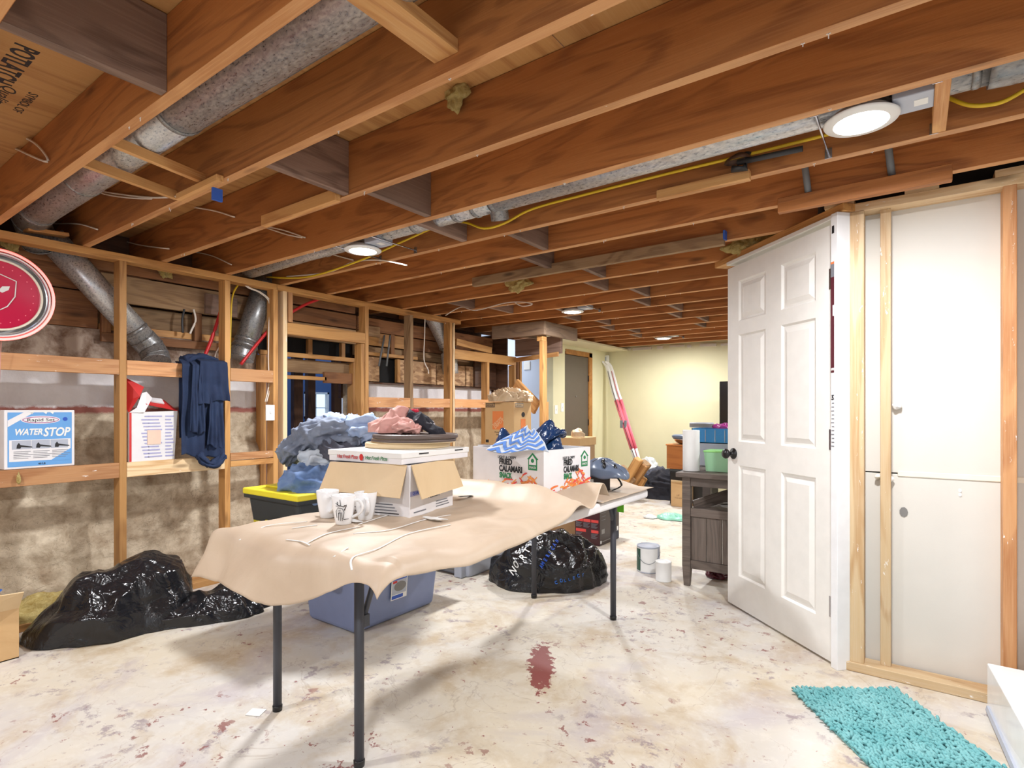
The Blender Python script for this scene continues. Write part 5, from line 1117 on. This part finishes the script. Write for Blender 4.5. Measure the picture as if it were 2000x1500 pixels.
# paint cans
def can(lab, p, r, h, mat, label=None):
    o = thing('paint_can', lab, 'paint can', p); MB().lathe([(0, .002), (r - .003, .002), (r, 0), (r + .002, .003), (r, .007), (r, h - .008), (r + .002, h - .004), (r, h), (r - .006, h), (r - .008, h - .006), (r - .02, h - .006), (r - .024, h - .003), (0, h - .003)], 40, cap=False).build('can', mat, o)
    if label:
        def lf(u, v): a = label[0] + (label[1] - label[0]) * u; return Vector(((r + .001) * math.cos(a), (r + .001) * math.sin(a), label[2] + (label[3] - label[2]) * v))
        MB().grid(lf, 20, 1).build('label', label[4], o)
        def lg(u, v): a = label[0] + .02 + .5 * u; return Vector(((r + .0014) * math.cos(a), (r + .0014) * math.sin(a), h * .62 + h * .2 * v))
        MB().grid(lg, 8, 1).build('label_mark', 'forest', o)
    return o
p = at(1272, 1121, z=0); ac = math.atan2(-p.y, -p.x)
big = can('gallon paint can with green and white label, beside the smaller can', (p.x + Fw.x * .083, p.y + Fw.y * .083, 0), .083, .19, 'lightgrey', (ac - 2.2, ac + .9, .008, .178, 'white'))
def lf2(u, v): a = ac - 1.45 + .72 * u; return Vector((.085 * math.cos(a), .085 * math.sin(a), .012 + .16 * v))
MB().grid(lf2, 10, 1).build('green_stripe', 'forest', big)
MB().tube([(.087 * math.cos(ac + 1.3 - 2.6 * i / 20), .087 * math.sin(ac + 1.3 - 2.6 * i / 20), .15 - .08 * math.sin(PI * i / 20)) for i in range(21)], .0018, 6).build('bail_handle', 'pipe', big)
p = at(1300, 1138, z=0); can('small white quart can in front of the gallon paint can', (p.x + Fw.x * .052, p.y + Fw.y * .052, 0), .053, .135, 'white')
# ---- grey desk
DXL = -1.275; dk = thing('desk', 'grey weathered wood desk cabinet standing behind the open door', 'desk', (DXL, 3.74, 0))
DWd, DDp, DH = .62, .5, .735
box('top', 'desk', dk, -.035, DWd + .03, -.03, DDp + .03, DH, DH + .032, .004)
for x in (0, DWd - .055):
    for y in (0, DDp - .05): MB().add([(x + .008, y + .008, 0), (x + .047, y + .008, 0), (x + .047, y + .042, 0), (x + .008, y + .042, 0), (x, y, .14), (x + .055, y, .14), (x + .055, y + .05, .14), (x, y + .05, .14), (x, y, DH), (x + .055, y, DH), (x + .055, y + .05, DH), (x, y + .05, DH)],
            [(3, 2, 1, 0), (8, 9, 10, 11)] + [(a, (a + 1) % 4, 4 + (a + 1) % 4, 4 + a) for a in range(4)] + [(4 + a, 4 + (a + 1) % 4, 8 + (a + 1) % 4, 8 + a) for a in range(4)]).build('leg', 'desk', dk, .002)
beam('top_rail', (.055, .02, DH - .03), (DWd - .055, .02, DH - .03), .03, .06, 'desk', dk); beam('middle_rail', (.055, .02, .50), (DWd - .055, .02, .50), .03, .055, 'desk', dk); beam('bottom_rail', (.055, .02, .15), (DWd - .055, .02, .15), .03, .055, 'desk', dk)
box('shelf', 'desk', dk, .05, DWd - .05, .03, DDp - .02, .505, .525, .002); 
for i in range(5): x = .056 + i * (DWd - .11) / 5; beam('plank', (x + .05, .024, .178), (x + .05, .024, .474), (DWd - .11) / 5 - .004, .016, 'desk', dk, up=Vector((0, -1, 0)))
beam('brace', (.06, .06, .535), (.44, DDp - .05, .68), .02, .075, 'desk', dk); beam('brace', (.06, .30, .53), (.40, DDp - .06, .56), .04, .012, 'desk', dk)
for y in (.0, ): beam('side_panel', (.02, .25, .16), (.02, .25, .5), .4, .016, 'desk', dk, up=Vector((1, 0, 0)))
ZD_ = DH + .034
pr = thing('paper_towel_roll', 'white paper towel roll standing on the left end of the grey desk', 'paper towel', at(1355, 921, z=ZD_))
pr.location = Vector((pr.location.x, pr.location.y, ZD_)) + Fw * .055
MB().lathe([(.02, 0), (.054, 0), (.056, .004), (.056, .276), (.054, .28), (.02, .28), (.019, .0)], 40, cap=False).build('roll', 'white', pr); MB().lathe([(.0195, .001), (.0195, .279)], 24, cap=False).build('core', 'card', pr)
def dpt(px, py, d=0): v = at(px, py, z=ZD_); return Vector((v.x, v.y, ZD_)) + Fw * d
gt = thing('food_container', 'translucent green-lidded plastic container on the desk by the door knob', 'container', dpt(1378, 921, .03), 0)
MB().add([(.01, .01, 0), (.19, .01, 0), (.19, .15, 0), (.01, .15, 0), (0, 0, .13), (.2, 0, .13), (.2, .16, .13), (0, .16, .13)], [(3, 2, 1, 0), (0, 1, 5, 4), (1, 2, 6, 5), (2, 3, 7, 6), (3, 0, 4, 7)]).build('tub', 'greenplastic', gt, .006, solid=.003)
box('lid', 'palegreen', gt, -.006, .206, -.006, .166, .13, .142, .004); box('towel_inside', 'white', gt, .03, .12, .03, .12, .005, .09, .01)
bt = thing('blue_basket', 'blue plastic storage basket stacked behind the towel roll', 'basket', dpt(1372, 915, .24), 0)
bt.location.z = ZD_
box('riser_box', 'lightgrey', bt, 0, .3, 0, .18, 0, .17, .004)
m = MB().box(0, .3, 0, .006, .17, .28).box(0, .3, .174, .18, .17, .28).box(0, .006, 0, .18, .17, .28).box(.294, .3, 0, .18, .17, .28).box(0, .3, 0, .18, .17, .176); m.build('tub', 'blueplastic', bt)
for i in range(4): box('window_bar', 'lightgrey', bt, .03 + i * .07, .036 + i * .07, -.003, 0, .18, .27, .001)
tlab(heap('hair_ties', 'mauve', (.08, .05), .03, 5, .02, 20, nr=14, na=40, loc=bt.location + Vector((.22, .08, .275))), 'magenta trinkets heaped in the blue basket', 'trinkets')
tr = thing('tape_tin', 'grey round tin lying on the trinkets beside the towel roll', 'tin', bt.location + Vector((.05, .08, .285))); MB().lathe([(0, 0), (.085, 0), (.088, .003), (.088, .034), (.083, .037), (0, .037)], 36, cap=False).build('tin', 'lightgrey', tr); MB().lathe([(.0885, .006), (.0885, .03)], 36, cap=False).build('label_band', 'midgrey', tr)
br_ = thing('can_stack', 'small green and white can behind the green-lidded container', 'can', dpt(1373, 908, .10)); MB().lathe([(0, 0), (.03, 0), (.03, .03), (0, .03)], 24, cap=False).build('tin', 'white', br_); MB().lathe([(0, .03), (.026, .03), (.026, .085), (0, .085)], 24, cap=False).build('jar', 'lime', br_)
# ---- behind the desk
ow = thing('wood_cabinet', 'orange-brown wooden box behind the desk, carrying steel bowls', 'cabinet', at(1302, 915, y=6.9)); z1 = at(1320, 868, y=6.9).z - ow.location.z
box('body', 'shelfwood', ow, 0, .5, 0, .35, 0, z1 - .02, .003); box('top', 'shelfwood', ow, -.01, .51, -.012, .36, z1 - .018, z1, .003)
tk = thing('storage_chest', 'black storage chest under the orange-brown box', 'chest', (ow.location.x + .04, ow.location.y, 0)); box('body', 'black', tk, 0, .5, 0, .36, 0, ow.location.z - .03, .01); box('lid', 'blacktote', tk, -.01, .51, -.01, .37, ow.location.z - .03, ow.location.z - .002, .006)
bs = thing('stacked_bowls', 'shiny steel bowl and dark bowls on the orange cabinet', 'bowls', ow.location + Vector((.20, .14, z1))); 
MB().lathe([(.07, 0), (.12, .025), (.155, .065), (.16, .07)], 36, cap=False).build('steel_bowl', 'chrome', bs, solid=.003); MB().lathe([(.12, .07), (.165, .076), (.175, .105), (.15, .12), (0, .12)], 36, cap=False).build('dark_bowl', 'helmet', bs)
tv = thing('television', 'tall black flat panel standing at the far wall, cut off by the door', 'screen', at(1405, 870, y=7.7)); tv.location.z = 0
zt_, zb_ = at(1408, 745, y=7.7).z, at(1408, 872, y=7.7).z
box('panel', 'tvblack', tv, 0, 1.1, 0, .05, zb_ - .05, zt_, .008); box('stand', 'black', tv, .4, .7, -.05, .15, .0, zb_ - .05, .01)
cb2 = ubox('cardboard_box', 'upright tan cardboard box left of the desk leg', (at(1345, 995, z=0).x, at(1306, 992, z=0).y, 0), 0, .22, .3, .30, 'card'); cb2.location = at(1345, 992, z=0) ; cb2.location.z = 0
text('THIS SIDE', cb2, (1, 0, 0), (0, 0, 1), (-.175, -.001, .10), .022, 'card_dark'); text('UP', cb2, (1, 0, 0), (0, 0, 1), (-.15, -.001, .13), .03, 'card_dark')
MB().add([(-.22, 0, .30), (0, 0, .30), (.0, -.06, .325), (-.2, -.05, .33)], [(0, 1, 2, 3)]).build('flap', 'card_light', cb2, solid=.004)
cb3 = ubox('cardboard_box', 'open tan carton with papers seen through the desk opening', (at(1384, 962, z=.0).x, at(1384, 990, z=.0).y + .3, 0), 0, .30, .25, .30, 'card')
tlab(heap('green_plastic_bag', 'tealbag', (.16, .1), .05, 6, .02, 10, nr=24, na=60, loc=at(1312, 1014, z=0)), 'pale green crumpled plastic bag on the floor left of the desk', 'bag')
tlab(heap('clear_wrapper', 'filmbag', (.07, .06), .03, 4, .015, 16, nr=16, na=44, loc=at(1270, 1012, z=0)), 'clear crumpled wrapper beside the green plastic bag', 'wrapper')
tlab(heap('maroon_brush', 'maroon', (.07, .06), .04, 4, .025, 30, nr=20, na=60, loc=at(1400, 1128, z=0)), 'small maroon and white speckled mop head under the desk', 'mop head')
# jug and bottles
jg = thing('bleach_jug', 'white bleach jug with blue cap and blue label on the far floor', 'bottle', at(1270, 970, z=0) + Fw * .06, 0); jr = math.atan2(-jg.location.y, -jg.location.x)
MB().lathe([(0, 0), (.068, 0), (.074, .01), (.074, .15), (.06, .20), (.03, .245), (.024, .255), (.024, .265)], 28, cap=False).build('jug', 'white', jg); MB().lathe([(.027, .262), (.027, .292), (0, .293)], 20, cap=False).build('cap', 'bluelabel', jg)
def jl(u, v): a = jr - 1.1 + 1.0 * u; return Vector((.0752 * math.cos(a), .0752 * math.sin(a), .03 + .11 * v))
MB().grid(jl, 10, 1).build('label', 'royal', jg)
def jl2(u, v): a = jr + .0 + .9 * u; return Vector((.0752 * math.cos(a), .0752 * math.sin(a), .02 + .12 * v))
MB().grid(jl2, 10, 1).build('label_text', 'tan', jg)
MB().tube(smooth_pts([(.06 * math.cos(jr + 1.2), .06 * math.sin(jr + 1.2), .17), (.07 * math.cos(jr + 1.2), .07 * math.sin(jr + 1.2), .215), (.03 * math.cos(jr + 1.2), .03 * math.sin(jr + 1.2), .25)], 4), .009, 8).build('handle', 'white', jg)
def spray(lab, px, py, tilt, mat, cap, h=.2):
    o = thing('spray_bottle', lab, 'bottle', at(px, py, z=0)); o.rotation_euler = (0, tilt, .6); MB().lathe([(0, .03), (.034, .03), (.037, .04), (.036, .03 + h * .6), (.016, .03 + h * .85), (.014, .03 + h)], 22, cap=False).build('bottle', mat, o)
    m = MB().box(-.02, .035, -.011, .011, .03 + h, .05 + h).box(-.012, .0, -.01, .01, h + .01, h + .035).tube([(.02, 0, h + .03), (.03, 0, h), (.026, 0, h - .02)], .004, 6); m.build('trigger', cap, o)
    MB().lathe([(.0375, .05), (.0375, .03 + h * .5)], 22, cap=False).build('label', 'lightgrey', o)
spray('white spray bottle with yellow trigger just right of the bleach jug', 1283, 968, .08, 'white', 'yellow'); spray('spray bottle with yellow trigger lying tilted against the cardboard box', 1292, 972, .55, 'white', 'yellow', .19); spray('clear bottle left of the bleach jug', 1254, 968, -.1, 'clearplastic', 'white', .12)
# black bags and cloth in the far pile
tlab(heap('dark_garment', 'blackcloth', (.38, .24), .34, 14, .05, 6, nr=44, na=100, loc=at(1306, 975, z=0) + Fw * .15, warp=.25), 'heap of black clothing on the far floor behind the bleach jug', 'clothing')
tlab(heap('charcoal_jacket', 'charcoal', (.26, .18), .36, 16, .04, 7, nr=40, na=90, loc=at(1288, 966, z=0), warp=.25), 'charcoal jacket slumped behind the black clothing', 'clothing')
tlab(heap('clear_plastic', 'filmbag', (.20, .14), .46, 17, .05, 9, nr=34, na=80, loc=at(1270, 962, z=0) + Fw * .15, warp=.25), 'crumpled clear plastic sheeting beside the skis', 'plastic')
random.seed(21)
LD = ((1222, 935, 1248, 893, .12), (1212, 905, 1240, 938, .10), (1236, 940, 1262, 905, .11), (1248, 915, 1262, 900, .16), (1245, 950, 1258, 930, .1), (1215, 915, 1235, 945, .08), (1228, 925, 1250, 915, .13))
for i, (xa, ya, xb, yb_, t) in enumerate(LD):
    yy = 6.75 + .05 * i; a, b = at(xa, ya, y=yy), at(xb, yb_, y=yy); a.z = max(a.z - .04, .05); b.z = max(b.z - .02, .05)
    o = beam('firewood_log', a, b, t, t * .8, 'rough_board' if i % 2 else 'stud', bevel=.01); tag(o, ['split log leaning steeply under the skis', 'pale broken lath at the left of the wood pile', 'thick log crossing the wood pile', 'short upright log end on top of the pile', 'stub of wood at the front of the pile', 'thin split piece at the lower left', 'log lying flat behind the others'][i], 'wood', 'scrap wood pile below the skis')
tlab(heap('torn_cardboard', 'card_light', (.22, .10), .16, 15, .03, 8, nr=20, na=50, loc=at(1222, 968, z=0)), 'torn pink-white cardboard at the left of the wood pile', 'cardboard')
# skis
for k, lab in ((0, 'left ski of the white and pink pair leaning in the corner'), (1, 'right ski of the white and pink pair leaning in the corner')):
    o = thing('ski', lab, 'ski', (0, 0, 0), 0, 'pair of skis')
    yk = 7.75; P = [at(1243 + 5 * k, 902, y=yk - .35), at(1211 + 9 * k, 806, y=yk - .1), at(1197 + 8 * k, 762, y=yk), at(1188 + 7 * k, 725, y=yk + .08), at(1183 + 6 * k, 712, y=yk + .10), at(1176 + 6 * k, 706, y=yk + .06)]
    def seg(Pp, name, mat, w_=.034): return MB().tube(Pp, w_, 8, flat=.22, up=Vector((0, 1, 0))).build(name, mat, o)
    c1 = P[0] + (P[1] - P[0]) * .25; c2 = P[0] + (P[1] - P[0]) * .25
    seg([P[0], c1], 'tail', 'white'); seg([c1, P[1] + (P[2] - P[1]) * .55], 'middle', 'pink'); seg(smooth_pts([P[1] + (P[2] - P[1]) * .55, P[2], P[3], P[4], P[5]], 4), 'tip', 'white', [.034] * 12 + [.03, .026, .022, .016, .008])
    off = Vector((0, -.012, 0)); MB().tube([p + off for p in P[:4]], .004, 6).build('centre_line', 'ink' if k == 0 else 'crimson', o)
    bpos = P[0] + (P[1] - P[0]) * .75; box('binding', 'pipe', o, bpos.x - .05, bpos.x - .015, bpos.y - .03, bpos.y + .02, bpos.z - .05, bpos.z + .06, .004)
oc = thing('wall_outlet_box', 'white device plate high in the corner above the skis', 'plate', at(1183, 701, y=7.95)); box('plate', 'white', oc, -.035, .035, 0, .06, -.055, .055, .004); box('insert', 'lightgrey', oc, -.012, .012, -.004, 0, -.03, .03, .002)
# ================================================================ RIGHT FOREGROUND
rg = thing('shag_rug', 'turquoise chenille bath rug on the floor at lower right', 'rug', ((-.41 - .06) / 2, (2.60 + 2.853) / 2, 0), math.atan2(.253, .35))
RW, RL = .432, .86
box('backing', 'shag', rg, -RW / 2, RW / 2, -RL, 0, 0, .006, .002)
random.seed(9); m = MB(); nxx, nyy = 38, 76
for i in range(nxx):
    for j in range(nyy):
        x = -RW / 2 + (i + random.random()) * RW / nxx; y = -(j + random.random()) * RL / nyy
        a = 2.4 + random.uniform(-1.1, 1.1) + 1.5 * noise.noise(Vector((x * 8, y * 8, 0))); l = random.uniform(.012, .02); dx, dy = math.cos(a) * l, math.sin(a) * l; h = random.uniform(.014, .022)
        m.tube([(x, y, .004), (x + dx * .25, y + dy * .25, h * .8), (x + dx * .7, y + dy * .7, h), (x + dx * 1.15, y + dy * 1.15, h * .72)], [.0045, .0058, .006, .0035], 6)
tag(m.build('pile', 'shag', rg), kind='stuff')
pf = thing('white_platform', 'low glossy white platform cut off at the lower right corner', 'platform', (.235, 2.895, 0), 0)
MB().add([(0, 0, 0), (.1, -1.4, 0), (1.3, -1.4, 0), (1.3, 0, 0), (0, 0, .187), (.12, -1.4, .187), (1.3, -1.4, .187), (1.3, 0, .187)], [(3, 2, 1, 0), (4, 5, 6, 7), (0, 1, 5, 4), (1, 2, 6, 5), (2, 3, 7, 6), (3, 0, 4, 7)]).build('body', 'gloss_white', pf, .004); MB().add([(-.008, -.03, .012), (.090, -1.39, .012), (.094, -1.39, .03), (-.004, -.03, .03), (.02, -.03, .012), (.11, -1.39, .012), (.11, -1.39, .03), (.02, -.03, .03)], [(0, 1, 2, 3), (7, 6, 5, 4), (0, 4, 5, 1), (3, 2, 6, 7), (0, 3, 7, 4)]).build('kick_strip', 'lightgrey', pf)
# staples and drywall nails left on the joist edges
random.seed(31); m = MB()
for k in range(0, 17):
    for _ in range(9 if k < 8 else 5):
        x = random.uniform(-3.8, 1.2); y = joist_y(k) + random.uniform(.004, .034); l = random.uniform(.004, .013)
        m.box(x, x + .0022, y, y + .0022, JZ - l, JZ + .001); m.box(x - .004, x + .006, y, y + .002, JZ - .0015, JZ)
tag(m.build('staples', 'white', ceil), kind='stuff')
# plywood stamp
sp_ = bpy.data.objects['ceiling']; zc = 2.3676
P0 = at(30, 92, z=zc)
text('POTLATCH', sp_, (-1, 0, 0), (0, 1, 0), (-2.335, .522, zc), .088, 'ink', fw=.33, name='stamp', bold=.002)
text('Quality', sp_, (-1, 0, 0), (0, 1, 0), (-2.67, .565, zc), .06, 'ink', fw=.2, name='stamp', shear=.3); text('SYMBOL OF', sp_, (-1, 0, 0), (0, 1, 0), (-2.66, .632, zc), .042, 'ink', fw=.22, name='stamp')
for nm in ('joist blue tape',):
    for k, px, py in ((7, 1416, 458), (2, 424, 378)):
        p = at(px, py, y=joist_y(k) - .02); box('painter_tape', 'tape', ceil, p.x - .006, p.x + .006, p.y - .02, p.y + .02, p.z - .03, p.z + .02, .001)
